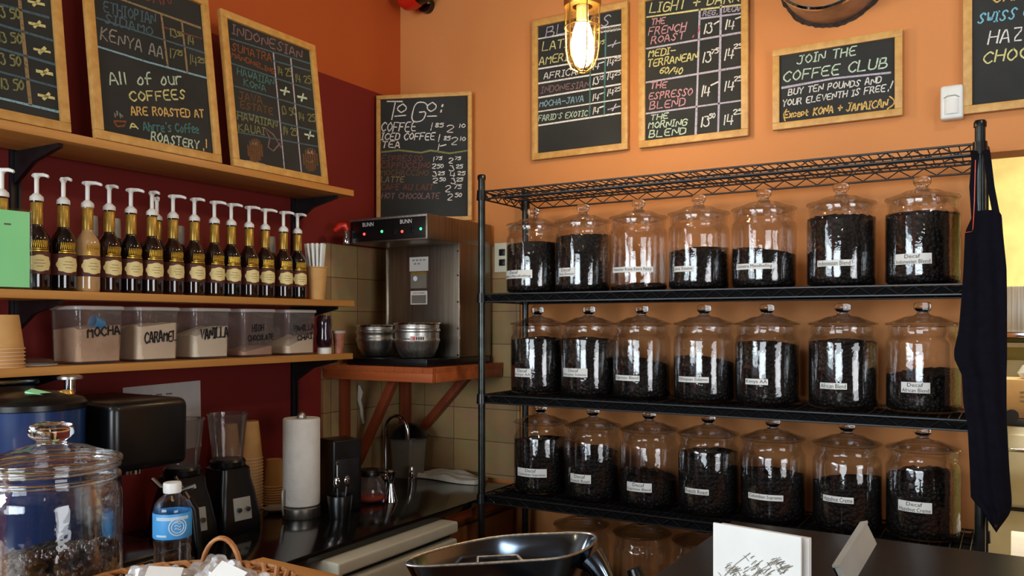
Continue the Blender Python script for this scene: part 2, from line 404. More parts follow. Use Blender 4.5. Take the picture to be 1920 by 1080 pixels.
# ------------------------------------------------------------------ hand lettering: strokes on a 4 x 6 grid
G = {'A': '00 16 26 40|12 32', 'B': '00 06|06 26 36 35 34 23 03|23 33 42 41 30 00', 'C': '45 36 26 15 04 02 11 20 30 41', 'D': '00 06|06 26 45 43 41 20 00', 'E': '46 06 00 40|03 33',
     'F': '46 06 00|03 33', 'G': '45 36 16 05 03 01 10 30 41 43 23', 'H': '00 06|40 46|03 43', 'I': '10 16|06 26|00 20', 'J': '16 46|36 31 20 10 01', 'K': '00 06|36 03 40',
     'L': '06 00 40', 'M': '00 06 23 46 40', 'N': '00 06 40 46', 'O': '26 15 04 02 11 20 31 42 44 35 26', 'P': '00 06|06 26 36 35 34 23 03', 'Q': '26 15 04 02 11 20 31 42 44 35 26|22 40',
     'R': '00 06|06 26 36 35 34 23 03|23 40', 'S': '45 36 26 15 14 23 32 31 20 10 01', 'T': '06 46|26 20', 'U': '06 01 10 30 41 46', 'V': '06 20 46', 'W': '06 10 24 30 46', 'X': '06 40|00 46',
     'Y': '06 23 46|23 20', 'Z': '06 46 00 40', '0': '26 15 04 02 11 20 31 42 44 35 26', '1': '10 16', '2': '05 16 36 45 44 22 00 40', '3': '06 36 24 34 42 41 30 10 01', '4': '06 02 42|35 30',
     '5': '46 06 04 34 43 41 30 00', '6': '46 15 03 01 10 30 41 42 33 13 02', '7': '06 46 10', '8': '23 05 16 36 45 23 01 10 30 41 23', '9': '44 33 13 04 05 16 36 45 44 30', '-': '03 43', '!': '26 22|11 10',
     ':': '14 15|11 12', '/': '00 46', "'": '16 15', '(': '26 14 12 20', ')': '06 24 22 00', '+': '03 43|25 21', '&': '40 04 15 26 35 02 01 10 20 42', '.': '10 11', ' ': '',
     'l': '06 00', 'o': '24 13 01 10 20 31 33 24', 'f': '36 26 15 10|03 33', 'u': '04 01 10 20 31 34|34 30', 'r': '04 00|02 14 34', 'h': '06 00|03 24 33 30', 'e': '02 32 33 24 14 03 01 10 30', 's': '34 14 03 22 31 20 00',
     'x': '04 30|00 34', 'c': '33 24 14 03 01 10 20 31', 'p': '04 00|04 24 33 32 21 01', 't': '15 11 20 30|03 33'}
GW = {'I': 2, '1': 1.4, 'l': 1, '!': 2, ':': 2, "'": 1.5, '.': 1.5, '(': 2, ')': 2, 'f': 3, 'o': 3, 'u': 3, 'r': 3, 'h': 3, 'e': 3, 's': 3, 'x': 3, 'c': 3, 'p': 3, 't': 3, ' ': 2.2}
def smooth_line(P, closed=False):
    if len(P) < 3: return P
    Q = [P[0]]
    for a, b in zip(P, P[1:]): Q += [a * 0.75 + b * 0.25, a * 0.25 + b * 0.75]
    return Q + [P[-1]]
def ribbon(mb, P, wd, z, warp=None):
    P = [Vector(p) for p in P]; n = len(P)
    if n < 2: return
    L, Rr = [], []
    for i in range(n):
        t = P[min(i + 1, n - 1)] - P[max(i - 1, 0)]
        if t.length < 1e-9: t = Vector((1, 0))
        t.normalize(); nn = Vector((-t.y, t.x)) * (wd * 0.5 * random.uniform(0.8, 1.15))
        e = t * (wd * 0.4) * (-1 if i == 0 else 1 if i == n - 1 else 0)
        L.append(P[i] + nn + e); Rr.append(P[i] - nn + e)
    vs = [(p.x, p.y, z) for p in L] + [(p.x, p.y, z) for p in Rr]
    if warp: vs = [warp(v) for v in vs]
    mb.add(vs, [(i, i + 1, n + i + 1, n + i) for i in range(n - 1)])
def letters(mb, text, a, b, h, wd, z, slant=0.12, jit=0.25, warp=None):
    """text between the points a and b of a plane, letters h high"""
    a = Vector(a); b = Vector(b); d = b - a; L = d.length; d.normalize(); up = Vector((-d.y, d.x))
    if up.y < 0: up = -up
    ws = [GW.get(c, 4) for c in text]; gap = 1.5
    tot = sum(ws) + gap * (len(text) - 1); k = L / tot; x = 0.0
    for c, wc in zip(text, ws):
        jx, jy = random.uniform(-jit, jit) * 0.5, random.uniform(-jit, jit)
        js = random.uniform(0.93, 1.08)
        for st in G.get(c, '').split('|'):
            P = []
            for q in st.split():
                gx, gy = int(q[0]) + random.uniform(-.12, .12), int(q[1]) * js + random.uniform(-.12, .12)
                P.append(a + d * ((x + gx + jx) * k + slant * gy / 6.0 * h) + up * ((gy + jy) / 6.0 * h * 0.93))
            if P: ribbon(mb, smooth_line(P) if len(P) > 3 else P, wd, z, warp)
        x += wc + gap

def font_mesh(text, size, res=2):
    cu = bpy.data.curves.new('t', 'FONT'); cu.body = text; cu.size = size; cu.align_x = 'CENTER'; cu.align_y = 'CENTER'; cu.resolution_u = res
    ob = bpy.data.objects.new('t', cu); me = bpy.data.meshes.new_from_object(ob)
    vs = [v.co.copy() for v in me.vertices]; fs = [tuple(p.vertices) for p in me.polygons]
    bpy.data.objects.remove(ob); bpy.data.curves.remove(cu); bpy.data.meshes.remove(me)
    return vs, fs
def font_fit(text, width, height):
    """flat printed lettering scaled into width x height, centred"""
    vs, fs = font_mesh(text, 1.0)
    x0, x1 = min(v.x for v in vs), max(v.x for v in vs); y0, y1 = min(v.y for v in vs), max(v.y for v in vs)
    sx, sy = width / (x1 - x0), height / (y1 - y0)
    return [Vector(((v.x - (x0 + x1) / 2) * sx, (v.y - (y0 + y1) / 2) * sy, 0)) for v in vs], fs

# ------------------------------------------------------------------ the setting
ZT = 3.30
# left wall with a shop window beyond the frame
lw = MB()
lw.box((-0.06, -1.15, ZT / 2), (0.12, 2.30, ZT))
lw.box((-0.06, -5.95, ZT / 2), (0.12, 2.10, ZT))
lw.box((-0.06, -3.60, 0.64), (0.12, 2.60, 1.28))
lw.box((-0.06, -3.60, 3.06), (0.12, 2.60, 0.48))
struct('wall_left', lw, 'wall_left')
wf = MB()
for y in (-2.32, -3.575, -4.88): wf.box((-0.06, y, 2.05), (0.08, 0.05, 1.54))
for z in (1.30, 2.80): wf.box((-0.06, -3.60, z), (0.08, 2.60, 0.05))
window = struct('window_1', wf, 'cab_wood')
rwm = MB()
rwm.box((1.095, 0.06, ZT / 2), (2.19, 0.12, ZT))
rwm.box((2.70, 0.06, (2.042 + ZT) / 2), (1.02, 0.12, ZT - 2.042))
rwm.box((4.35, 0.06, ZT / 2), (2.30, 0.12, ZT))
struct('wall_right', rwm, 'wall')
struct('wall_back', MB().box((.02, -7.06, ZT / 2), (.28, 0.12, ZT)).box((1.44, -7.06, 0.50), (2.56, .12, 1.0)).box((1.44, -7.06, 3.05), (2.56, .12, .5)).box((4.13, -7.06, ZT / 2), (2.82, .12, ZT)), 'dim_wall')
wf2 = MB()
for x in (.19, .92, 1.70, 2.69): wf2.box((x, -7.06, 1.9), (0.05, 0.08, 1.8))
for z in (1.02, 2.78): wf2.box((1.44, -7.06, z), (2.54, 0.08, 0.05))
struct('window_2', wf2, 'cab_wood')
struct('wall_far', MB().box((5.56, -1.08, ZT / 2), (.12, 2.40, ZT)).box((5.56, -5.50, ZT / 2), (.12, 3.24, ZT)).box((5.56, -3.08, .17), (.12, 1.60, .34)).box((5.56, -3.08, 2.85), (.12, 1.60, .90)), 'dim_wall')
df = MB()
for y in (-3.86, -3.08, -2.30): df.box((5.56, y, 1.36), (.08, .05, 2.04))
for z in (.36, 2.38): df.box((5.56, -3.08, z), (.08, 1.58, .05))
struct('added_opening_1', df, 'cab_wood')  # frame of an unseen opening, added to go with the side light
struct('ceiling', MB().box((2.75, -2.0, ZT + 0.05), (5.74, 10.3, 0.10)), 'ceiling')
struct('floor', MB().box((2.75, -2.0, -0.05), (5.74, 10.3, 0.10)), 'floor')
struct('trim_1', MB().box((0.006, -0.245, 1.385), (0.012, 0.47, 0.925)), 'tile')
struct('trim_2', MB().box((0.306, -0.006, 1.385), (0.588, 0.012, 0.925)), 'tile')
# kitchen seen through the opening
struct('wall_kitchen', MB().box((3.2, 2.66, ZT / 2), (2.8, 0.12, ZT)), 'yellow_wall')
struct('wall_kitchen_left', MB().box((1.86, 1.36, ZT / 2), (0.12, 2.48, ZT)), 'yellow_wall')
struct('wall_kitchen_right', MB().box((4.66, 1.36, ZT / 2), (0.12, 2.48, ZT)), 'yellow_wall')

# ------------------------------------------------------------------ chalkboards
def board_matrix(BL, BR, TL):
    u = (BR - BL).normalized(); v = TL - BL; v = (v - u * v.dot(u)).normalized(); n = u.cross(v)
    return Matrix(((u.x, v.x, n.x, BL.x), (u.y, v.y, n.y, BL.y), (u.z, v.z, n.z, BL.z), (0, 0, 0, 1)))
class Board:
    """framed chalkboard; local x along its width, y up, z out of the slate"""
    def __init__(s, BL, BR, TL, label, rail=0.024, group='chalkboards'):
        s.m = board_matrix(BL, BR, TL); s.inv = s.m.inverted(); W = (BR - BL).length; H = (s.inv @ TL).y; s.W, s.H = W, H
        s.o = thing('chalkboard', label, 'chalkboard', mat4=s.m, group=group)
        MB().box((W / 2, H / 2, 0.003), (W - rail, H - rail, 0.006)).build('slate', 'slate', s.o, 0)
        for nm, c, sz in (('frame_rail', (W / 2, rail / 2, .0065), (W, rail, .017)), ('frame_rail', (W / 2, H - rail / 2, .0065), (W, rail, .017)),
                          ('frame_stile', (rail / 2, H / 2, .0065), (rail, H - 2 * rail, .017)), ('frame_stile', (W - rail / 2, H / 2, .0065), (rail, H - 2 * rail, .017))):
            MB().box(c, sz, b=0.002).build(nm, 'frame_wood', s.o)
        s.mbs = {}
    def uv(s, px, py):
        d = ray(px, py); n = s.m.to_3x3().col[2]; o = s.m.translation
        k = (o - CAM).dot(n) / d.dot(n); p = s.inv @ (CAM + d * k); return (p.x, p.y)
    def mb(s, col): return s.mbs.setdefault(col, MB())
    def text(s, t, a, b, h, col, wd=0.0045, slant=0.16, jit=0.3):
        a = s.uv(*a); b = s.uv(*b); m = MB(); letters(m, t, a, b, h, wd * 0.82, 0.0068, slant, jit)
        tag(m.build('chalk_writing', 'ch_' + col, s.o, 0), col.replace('dim', 'faint ') + ' chalk writing reading ' + t)
    def line(s, pts, col, wd=0.005):
        ribbon(s.mb(col), [Vector(s.uv(*p)) for p in pts], wd, 0.0065)
    def done(s):
        for c, m in s.mbs.items():
            tag(m.build('chalk_ruling', 'ch_' + c, s.o, 0), c.replace('dim', 'faint ') + ' chalk ruled lines')

def cropper(x0, y0, k): return lambda x, y: (x0 + x / k, y0 + y / k)
# -- right wall: blends
c4 = cropper(960, 0, 3.375)
def wall_board(x0, x1, z0, z1, label, y=-0.011, tilt=0.0, **kw):
    dz = tilt * (x1 - x0)
    return Board(Vector((x0, y, z0)), Vector((x1, y, z0 + dz)), Vector((x0 - tilt * (z1 - z0), y, z1)), label, **kw)
def px_h(cropk, s): return lambda v: v / cropk * s / FPX
b = wall_board(.664, 1.062, 2.170, 2.707, 'framed chalkboard with coffee blends price list, behind the glowing pendant lamp')
h = px_h(3.375, 2.76)
b.text('BLENDS', c4(220, 238), c4(622, 160), h(76), 'lilac', .005)
b.text('LATIN', c4(196, 328), c4(405, 290), h(66), 'yellow', .005)
b.text('AMERICAN', c4(178, 412), c4(480, 365), h(60), 'yellow', .005)
b.text('AFRICAN', c4(205, 502), c4(450, 468), h(48), 'white', .0045)
b.text('INDONESIAN', c4(190, 592), c4(490, 552), h(46), 'dimpink', .0045)
b.text('MOCHA-JAVA', c4(180, 680), c4(455, 645), h(44), 'blue', .004)
b.text("FARID'S EXOTIC", c4(172, 768), c4(480, 735), h(42), 'green', .004)
for a, e in (((165, 250), (690, 160)), ((168, 440), (690, 355)), ((168, 532), (690, 448)), ((168, 622), (690, 535)), ((168, 710), (690, 630)), ((168, 797), (690, 718)), ((500, 216), (690, 188))):
    b.line([c4(*a), c4(*e)], 'white', .006)
b.line([c4(503, 205), c4(496, 745)], 'teal', .006); b.line([c4(598, 185), c4(588, 735)], 'teal', .006)
b.text('REG', c4(515, 222), c4(582, 212), h(26), 'dimpink', .003); b.text('DECAF', c4(608, 208), c4(688, 196), h(26), 'grey', .003)
b.text('13', c4(512, 305), c4(548, 300), h(48), 'white'); b.text('75', c4(556, 285), c4(586, 280), h(26), 'yellow', .0035)
for y in (445, 640, 725): b.text('14', c4(512, y), c4(552, y - 6), h(48), 'white'); b.line([c4(560, y - 42), c4(585, y - 50)], 'white')
b.text('13', c4(512, 540), c4(550, 534), h(50), 'white'); b.text('75', c4(556, 508), c4(582, 504), h(26), 'white', .0035)
for y in (418, 508, 610): b.text('14', c4(604, y), c4(645, y - 6), h(46), 'white'); b.text('25', c4(652, y - 28), c4(690, y - 34), h(26), 'white', .0035)
for y in (280, 682): b.line([c4(612, y + 14), c4(688, y - 8)], 'lilac'); b.line([c4(640, y + 20), c4(662, y - 20)], 'lilac')
b.done()
# -- light and dark
b = wall_board(1.105, 1.497, 2.169, 2.716, 'framed chalkboard listing light and dark roasts, right of the pendant lamp')
h = px_h(3.375, 2.66)
b.text('LIGHT + DARK', c4(875, 86), c4(1440, 12), h(70), 'yellow', .0055)
b.line([c4(858, 112), c4(1190, 66), c4(1462, 32)], 'yellow', .006)
b.text('REG.', c4(1212, 104), c4(1302, 96), h(34), 'lilac', .004); b.text('DECAF', c4(1342, 82), c4(1458, 70), h(36), 'lilac', .004)
for t, a, e, hh, c in (('THE', (885, 162), (968, 150), 42, 'pink'), ('FRENCH', (868, 228), (1100, 194), 54, 'pink'), ('ROAST', (885, 280), (1088, 250), 52, 'pink'), ('!', (1122, 246), (1172, 240), 74, 'red'),
                       ('MEDI-', (870, 366), (1036, 340), 48, 'yellow'), ('TERRANEAN', (862, 428), (1174, 378), 52, 'yellow'), ('60/40', (938, 464), (1076, 472), 46, 'yellow'),
                       ('THE', (880, 566), (978, 556), 44, 'pink'), ('ESPRESSO', (870, 634), (1142, 604), 50, 'pink'), ('BLEND', (876, 696), (1096, 666), 52, 'pink'),
                       ('THE', (880, 762), (988, 752), 40, 'green'), ('MORNING', (868, 816), (1108, 794), 46, 'green'), ('BLEND', (872, 872), (1100, 850), 48, 'green')):
    b.text(t, c4(*a), c4(*e), h(hh), c, .005)
for a, e in (((852, 312), (1470, 206)), ((850, 525), (1462, 424)), ((848, 722), (1458, 638)), ((1195, 122), (1470, 86))):
    b.line([c4(*a), c4(*e)], 'lilac', .0065)
b.line([c4(1192, 66), c4(1180, 450), c4(1166, 852)], 'lilac', .0075); b.line([c4(1326, 40), c4(1318, 450), c4(1308, 836)], 'lilac', .0075)
for t, a, e, hh in (('13', (1212, 216), (1266, 210), 70), ('13', (1206, 400), (1258, 394), 70), ('14', (1197, 612), (1252, 604), 72), ('13', (1192, 806), (1248, 800), 72),
                    ('14', (1347, 192), (1406, 184), 70), ('14', (1342, 382), (1402, 374), 72), ('14', (1342, 582), (1402, 574), 72), ('14', (1337, 797), (1397, 788), 72)):
    b.text(t, c4(*a), c4(*e), h(hh), 'white', .0055)
for t, a, e in (('75', (1264, 344), (1306, 338)), ('50', (1250, 752), (1286, 748)), ('25', (1406, 312), (1458, 304)), ('25', (1408, 518), (1456, 510)), ('25', (1402, 728), (1456, 720))):
    b.text(t, c4(*a), c4(*e), h(33), 'white', .0045)
for a, e in (((1284, 156), (1312, 138)), ((1264, 542), (1306, 522)), ((1420, 122), (1456, 108))): b.line([c4(*a), c4(*e)], 'white', .0055)
b.done()
# -- coffee club
c5 = cropper(1400, 0, 3.177)
b = wall_board(1.577, 1.968, 2.177, 2.441, 'small framed chalkboard inviting customers to join the coffee club', rail=0.022)
h = px_h(3.177, 2.45)
b.text('JOIN THE', c5(304, 388), c5(648, 330), h(58), 'green', .005)
b.text('COFFEE CLUB', c5(220, 490), c5(832, 405), h(66), 'green', .0055)
b.line([c5(215, 526), c5(520, 470), c5(856, 436)], 'lilac', .007)
b.text('BUY TEN POUNDS AND', c5(250, 570), c5(800, 496), h(42), 'white', .0042)
b.text('YOUR ELEVENTH IS FREE', c5(216, 636), c5(825, 546), h(42), 'white', .0042); b.text('!', c5(834, 548), c5(852, 546), h(66), 'white', .0045, 0.3, 0.05)
b.text('(', c5(206, 726), c5(232, 722), h(80), 'orange', .005); b.text('Except', c5(226, 706), c5(366, 690), h(44), 'orange', .0048)
b.text('KONA + JAMAICAN', c5(398, 688), c5(836, 638), h(50), 'orange', .005); b.text(')', c5(838, 652), c5(872, 648), h(82), 'orange', .005)
b.done()
# -- flavours, at the right edge of the picture
b = wall_board(2.131, 2.531, 2.158, 2.70, 'framed chalkboard cut off at the right edge, beside the white motion sensor')
h = px_h(3.177, 2.35)
b.text('CARAMEL', c5(1462, 20), c5(1925, -40), h(66), 'orange', .0055)
b.text('SWISS CHOCOLATE', c5(1376, 146), c5(2120, 40), h(64), 'cyan', .0055)
b.text('HAZELNUT', c5(1440, 266), c5(2010, 190), h(78), 'white', .005)
b.text('CHOCOLATE', c5(1406, 382), c5(2060, 300), h(74), 'yellow', .0055)
b.done()
# -- to go, standing across the corner
c3 = cropper(660, 150, 3.375)
b = Board(Vector((0.012, -0.166, 1.955)), Vector((0.385, -0.020, 1.955)), Vector((0.012, -0.166, 2.474)), 'framed to go price chalkboard standing across the room corner above the coffee brewer', rail=0.0165)
h = px_h(3.375, 3.42)
b.text('T', c3(205, 252), c3(298, 252), h(118), 'white', .006); b.text('O', c3(288, 210), c3(342, 210), h(58), 'white', .006)
b.text('G', c3(376, 262), c3(458, 262), h(128), 'white', .006); b.text('O', c3(474, 204), c3(528, 204), h(58), 'white', .006); b.text(':', c3(548, 218), c3(585, 218), h(70), 'white', .008)
b.line([c3(274, 232), c3(342, 226)], 'white'); b.line([c3(480, 232), c3(537, 230)], 'white')
for t, x0, x1, y, hh, c in (('COFFEE', 186, 402, 327, 60, 'white'), ('ICED COFFEE', 188, 522, 380, 44, 'white'), ('TEA', 192, 304, 430, 40, 'white'),
                            ('ESPRESSO', 188, 446, 516, 38, 'dimred'), ('CAPPUCCINO', 186, 496, 560, 38, 'dimred'), ('MOCHACCINO', 186, 482, 606, 38, 'brown'), ('LATTE', 186, 328, 648, 38, 'tan'),
                            ('CAFE AU LAIT', 186, 512, 696, 38, 'dimred'), ('HOT CHOCOLATE', 190, 552, 752, 36, 'dimpink')):
    b.text(t, c3(x0, y), c3(x1, y), h(hh), c, .0055 if c == 'white' else .0042)
for t, x0, x1, y, hh in (('1', 488, 506, 320, 48), ('85', 528, 578, 300, 27), ('2', 598, 640, 334, 52), ('10', 678, 716, 304, 25), ('1', 536, 554, 392, 48), ('85', 582, 622, 382, 25), ('2', 626, 664, 414, 52), ('10', 682, 718, 386, 25),
                         ('1', 534, 552, 448, 44), ('1', 508, 522, 516, 30), ('75', 534, 570, 505, 19), ('2', 612, 638, 530, 34), ('75', 654, 688, 506, 19), ('2', 508, 530, 562, 30), ('50', 540, 578, 559, 26),
                         ('3', 616, 646, 578, 34), ('25', 660, 700, 560, 22), ('3', 512, 536, 612, 30), ('25', 546, 586, 602, 22), ('4', 622, 652, 616, 32), ('25', 670, 716, 602, 22), ('2', 512, 542, 652, 32), ('50', 556, 592, 642, 22),
                         ('3', 628, 654, 658, 32), ('25', 662, 702, 642, 22), ('2', 590, 622, 708, 40), ('75', 648, 692, 688, 26), ('2', 604, 634, 762, 42), ('50', 654, 694, 742, 24)):
    b.text(t, c3(x0, y), c3(x1, y), h(hh), 'white', .0042)
b.line([c3(562, 420), c3(596, 412)], 'white')
b.line([c3(192, 458), c3(300, 446), c3(440, 462), c3(500, 448), c3(620, 466), c3(736, 448)], 'olive', .007)
b.done()

# -- three boards leaning on the top wall shelf, each propped by a strut at the back
ZSH = 2.0125
c1 = cropper(0, 0, 3.0); c2 = cropper(360, 0, 3.0)
def lean_board(y0, y1, label, top):
    b = Board(Vector((0.235, y0, ZSH)), Vector((0.235, y1, ZSH)), Vector((0.172, y0, top)), label, rail=0.024, group='chalkboards leaning on the top shelf')
    W = b.W
    T = Matrix(((1, 0, 0), (0, 1, 0), (0, 0, 1)))
    foot = b.inv @ Vector((0.03, (y0 + y1) / 2, ZSH + 0.006)); head = Vector((W / 2, 0.34, -0.004))
    MB().tube([head, foot], 0.006, 6).build('prop_strut', 'frame_wood', b.o)
    return b
b = lean_board(-2.022, -1.612, 'leaning chalkboard cut off by the left edge, price column of tick marks', 2.505)
h = px_h(3, 2.1)
for a, e in (((-120, 0), (265, 103)), ((-120, 110), (285, 232)), ((-120, 245), (300, 367)), ((-120, 378), (310, 494))): b.line([c1(*a), c1(*e)], 'dimblue', .006)
b.line([c1(-120, 530), c1(325, 634)], 'blue', .006); b.line([c1(100, -10), c1(130, 280), c1(162, 588)], 'tan', .009)
for x, y in ((195, 20), (200, 142), (228, 288), (242, 411), (252, 546)):
    b.line([c1(x - 42, y - 8), c1(x + 42, y + 10)], 'yellow', .007); b.line([c1(x - 14, y + 14), c1(x + 16, y - 14)], 'yellow', .007)
for t, x, y in (('13 50', 0, 108), ('13 50', 5, 246), ('13 50', 0, 372), ('13 50', 15, 508)): b.text(t, c1(x - 20, y - 8), c1(x + 108, y + 6), h(58), 'olive', .005)
b.done()
b = lean_board(-1.547, -1.150, 'middle leaning chalkboard saying all of our coffees are roasted here', 2.512)
h = px_h(3, 2.3)
b.text('AFRICAN', c1(560, -55), c1(955, 42), h(80), 'dimred', .006)
b.line([c1(505, -60), c1(1118, 160)], 'tan', .006); b.line([c1(515, 98), c1(915, 228), c1(1142, 302)], 'dimblue', .005); b.line([c1(530, 262), c1(820, 352), c1(1155, 442)], 'blue', .006)
b.line([c1(900, 92), c1(935, 375)], 'tan', .007); b.line([c1(1015, 128), c1(1046, 412)], 'tan', .006); b.line([c1(915, 158), c1(1125, 220)], 'dimred', .005)
b.text('ETHIOPIAN', c1(575, 70), c1(866, 142), h(62), 'dimblue', .005); b.text('SIDAMO', c1(580, 130), c1(850, 206), h(56), 'dimblue', .005)
b.text('KENYA AA', c1(556, 222), c1(908, 330), h(72), 'grey', .005)
for t, a, e, hh in (('13', (946, 205), (985, 215), 52), ('50', (990, 205), (1015, 212), 30), ('14', (1046, 250), (1082, 258), 52), ('17', (946, 328), (985, 336), 58), ('25', (990, 312), (1016, 318), 30), ('14', (1056, 362), (1098, 372), 62), ('25', (1104, 352), (1142, 360), 32)):
    b.text(t, c1(*a), c1(*e), h(hh), 'olive', .0045)
b.text('All of our', c1(612, 480), c1(1014, 478), h(70), 'green', .0055)
b.text('COFFEES', c1(726, 572), c1(1036, 560), h(56), 'yellow', .0055)
b.text('ARE ROASTED AT', c1(730, 648), c1(1138, 664), h(48), 'orange', .005)
b.text('A', c1(722, 724), c1(766, 726), h(30), 'yellow', .005); b.text("Ahrre's Coffee", c1(800, 738), c1(1108, 750), h(52), 'teal', .005)
b.text('ROASTERY', c1(842, 795), c1(1110, 840), h(52), 'green', .005); b.text('!', c1(1122, 846), c1(1150, 850), h(76), 'orange', .005)
b.line([c1(636, 690), c1(650, 714), c1(690, 712), c1(702, 688), c1(636, 684)], 'dimorange', .006); b.line([c1(630, 764), c1(680, 776), c1(722, 782)], 'teal', .005)
b.line([c1(640, 660), c1(636, 640), c1(652, 655), c1(650, 630)], 'grey', .004); b.line([c1(670, 664), c1(664, 640), c1(682, 660)], 'grey', .004)
b.done()
b = lean_board(-1.106, -0.702, 'leaning chalkboard with Indonesian prices, nearest the room corner', 2.500)
h = px_h(3, 2.65)
b.text('INDONESIAN', c2(216, 192), c2(610, 335), h(58), 'dimpink', .0055)
b.text('SUMATRA', c2(216, 285), c2(440, 350), h(46), 'dimorange', .005); b.text('MANDHELING', c2(216, 322), c2(456, 420), h(30), 'dimorange', .0045)
b.text('HAWAIIAN', c2(246, 422), c2(452, 486), h(44), 'teal', .0045); b.text('KONA', c2(284, 486), c2(406, 518), h(40), 'teal', .0045)
b.text('JAVA', c2(254, 556), c2(386, 586), h(44), 'brown', .005); b.text('ESTATE', c2(264, 610), c2(446, 648), h(42), 'brown', .005)
b.text('HAWAIIAN', c2(248, 672), c2(470, 724), h(46), 'olive', .0045); b.text('KAUAI', c2(254, 738), c2(400, 760), h(44), 'olive', .0045)
for a, e in (((210, 222), (660, 362)), ((210, 358), (660, 508)), ((228, 486), (690, 622)), ((240, 628), (698, 744)), ((245, 746), (706, 828)), ((452, 345), (656, 402))): b.line([c2(*a), c2(*e)], 'dimblue', .005)
b.line([c2(450, 302), c2(515, 982)], 'lilac', .0055); b.line([c2(548, 335), c2(610, 998)], 'lilac', .0055)
for t, a, e in (('14 25', (476, 422), (552, 432)), ('14 25', (574, 462), (662, 474)), ('13 50', (498, 646), (576, 650)), ('14 25', (592, 676), (686, 686)), ('14 25', (506, 758), (582, 766))): b.text(t, c2(*a), c2(*e), h(48), 'olive', .0045)
for x, y in ((515, 514), (612, 550), (652, 762)): b.line([c2(x - 24, y - 4), c2(x + 24, y + 6)], 'green', .007); b.line([c2(x - 4, y + 20), c2(x + 6, y - 18)], 'green', .007)
for x, y in ((345, 850), (657, 900)):
    for k in range(7):
        q = -38 + k * 12.5; hh2 = 62 * math.sqrt(max(0.05, 1 - (q / 42) ** 2)); b.line([c2(x + q, y - hh2), c2(x + q + 4, y + hh2)], 'brown', .008)
    b.line([c2(x - 16, y - 36), c2(x - 12, y - 52), c2(x - 6, y - 36)], 'white', .0035); b.line([c2(x + 4, y - 34), c2(x + 10, y - 50), c2(x + 16, y - 32)], 'white', .0035)
    b.line([c2(x - 18, y + 6), c2(x, y + 18), c2(x + 16, y + 8)], 'tan', .004)
b.line([c2(300, 908), c2(340, 914), c2(400, 928)], 'grey', .005)
b.line([c2(492, 830), c2(450, 760), c2(400, 720), c2(430, 780), c2(420, 830), c2(450, 852), c2(486, 810)], 'dimpink', .005)
b.done()

# ------------------------------------------------------------------ wall fittings on the right wall
t = thing('motion_sensor', 'small white motion sensor on the orange wall, right of the coffee club board', 'sensor', (2.102, 0, 2.196))
MB().box((0, -0.020, 0), (0.060, 0.040, 0.100), b=0.009, seg=3).build('housing', 'white_plastic', t)
MB().grid(lambda u, v: (0.021 * math.sin(-1.2 + 2.4 * u), -0.036 - 0.012 * math.cos(-1.2 + 2.4 * u), -0.036 + 0.044 * v), 10, 4).build('lens', 'paper', t)
MB().tube([(-0.02, -0.042, 0.012), (-0.01, -0.042, 0.018), (0.01, -0.042, 0.018), (0.02, -0.042, 0.012)], 0.0018, 6).build('lens_hood', 'grey_plastic', t)
t = thing('air_duct', 'round metal air duct coming through a torn hole in the orange wall', 'duct', (1.765, 0, 2.664))
TY = Matrix.Rotation(R(90), 4, 'X')
MB().lathe([(.162, -0.02), (.162, .165), (.158, .168), (.155, .16), (.155, -.02)], 64, T=TY).build('duct_pipe', 'duct', t)
MB().lathe([(.162, .150), (.168, .153), (.168, .166), (.162, .170), (.157, .166), (.157, .156), (.162, .150)], 64, T=TY).build('clamp_ring', 'chrome', t)
hole = MB()
rad = [0.174 + random.uniform(-.003, .004) for _ in range(96)]
hole.grid(lambda u, v: ((.161 + (rad[int(u * 96) % 96] - .161) * v) * math.cos(2 * math.pi * u), -0.002 - 0.006 * (1 - v), (.161 + (rad[int(u * 96) % 96] - .161) * v) * math.sin(2 * math.pi * u)), 96, 3, True)
hole.build('torn_plaster', 'torn', t)
t = thing('wall_spotlight', 'red orange spotlight head with black end, at the top of the wall by the corner', 'spotlight', (0.150, 0, 2.872))
MB().cyl((0, 0, 0), 0.032, 0.03, T=TY).build('wall_mount', 'black_plastic', t)
TX = Matrix.Translation((-0.085, -0.085, 0.012)) @ Matrix.Rotation(R(80), 4, 'Y')
MB().lathe([(0, 0), (.030, .004), (.048, .02), (.056, .045), (.056, .08), (.05, .10), (0, .10)], 32, T=TX).build('lamp_head', 'red_plastic', t)
MB().lathe([(.052, .095), (.054, .10), (.050, .125), (.03, .142), (0, .146)], 32, T=TX).build('end_cap', 'black_plastic', t)
MB().tube([(0.02, -.03, .0), (.035, -.06, .03), (.035, -.085, .062)], .006).build('bracket_arm', 'chrome', t)
t = thing('wall_outlet', 'cream wall outlet plate on the tiles between the brewer and the wire shelving', 'outlet', (0.525, -0.012, 1.80))
MB().box((0, -.003, 0), (.072, .006, .116), b=.002).build('cover_plate', 'enamel', t)
for z in (-.02, .02): MB().box((0, -.007, z), (.028, .004, .026), b=.003).build('socket', 'black_plastic', t)

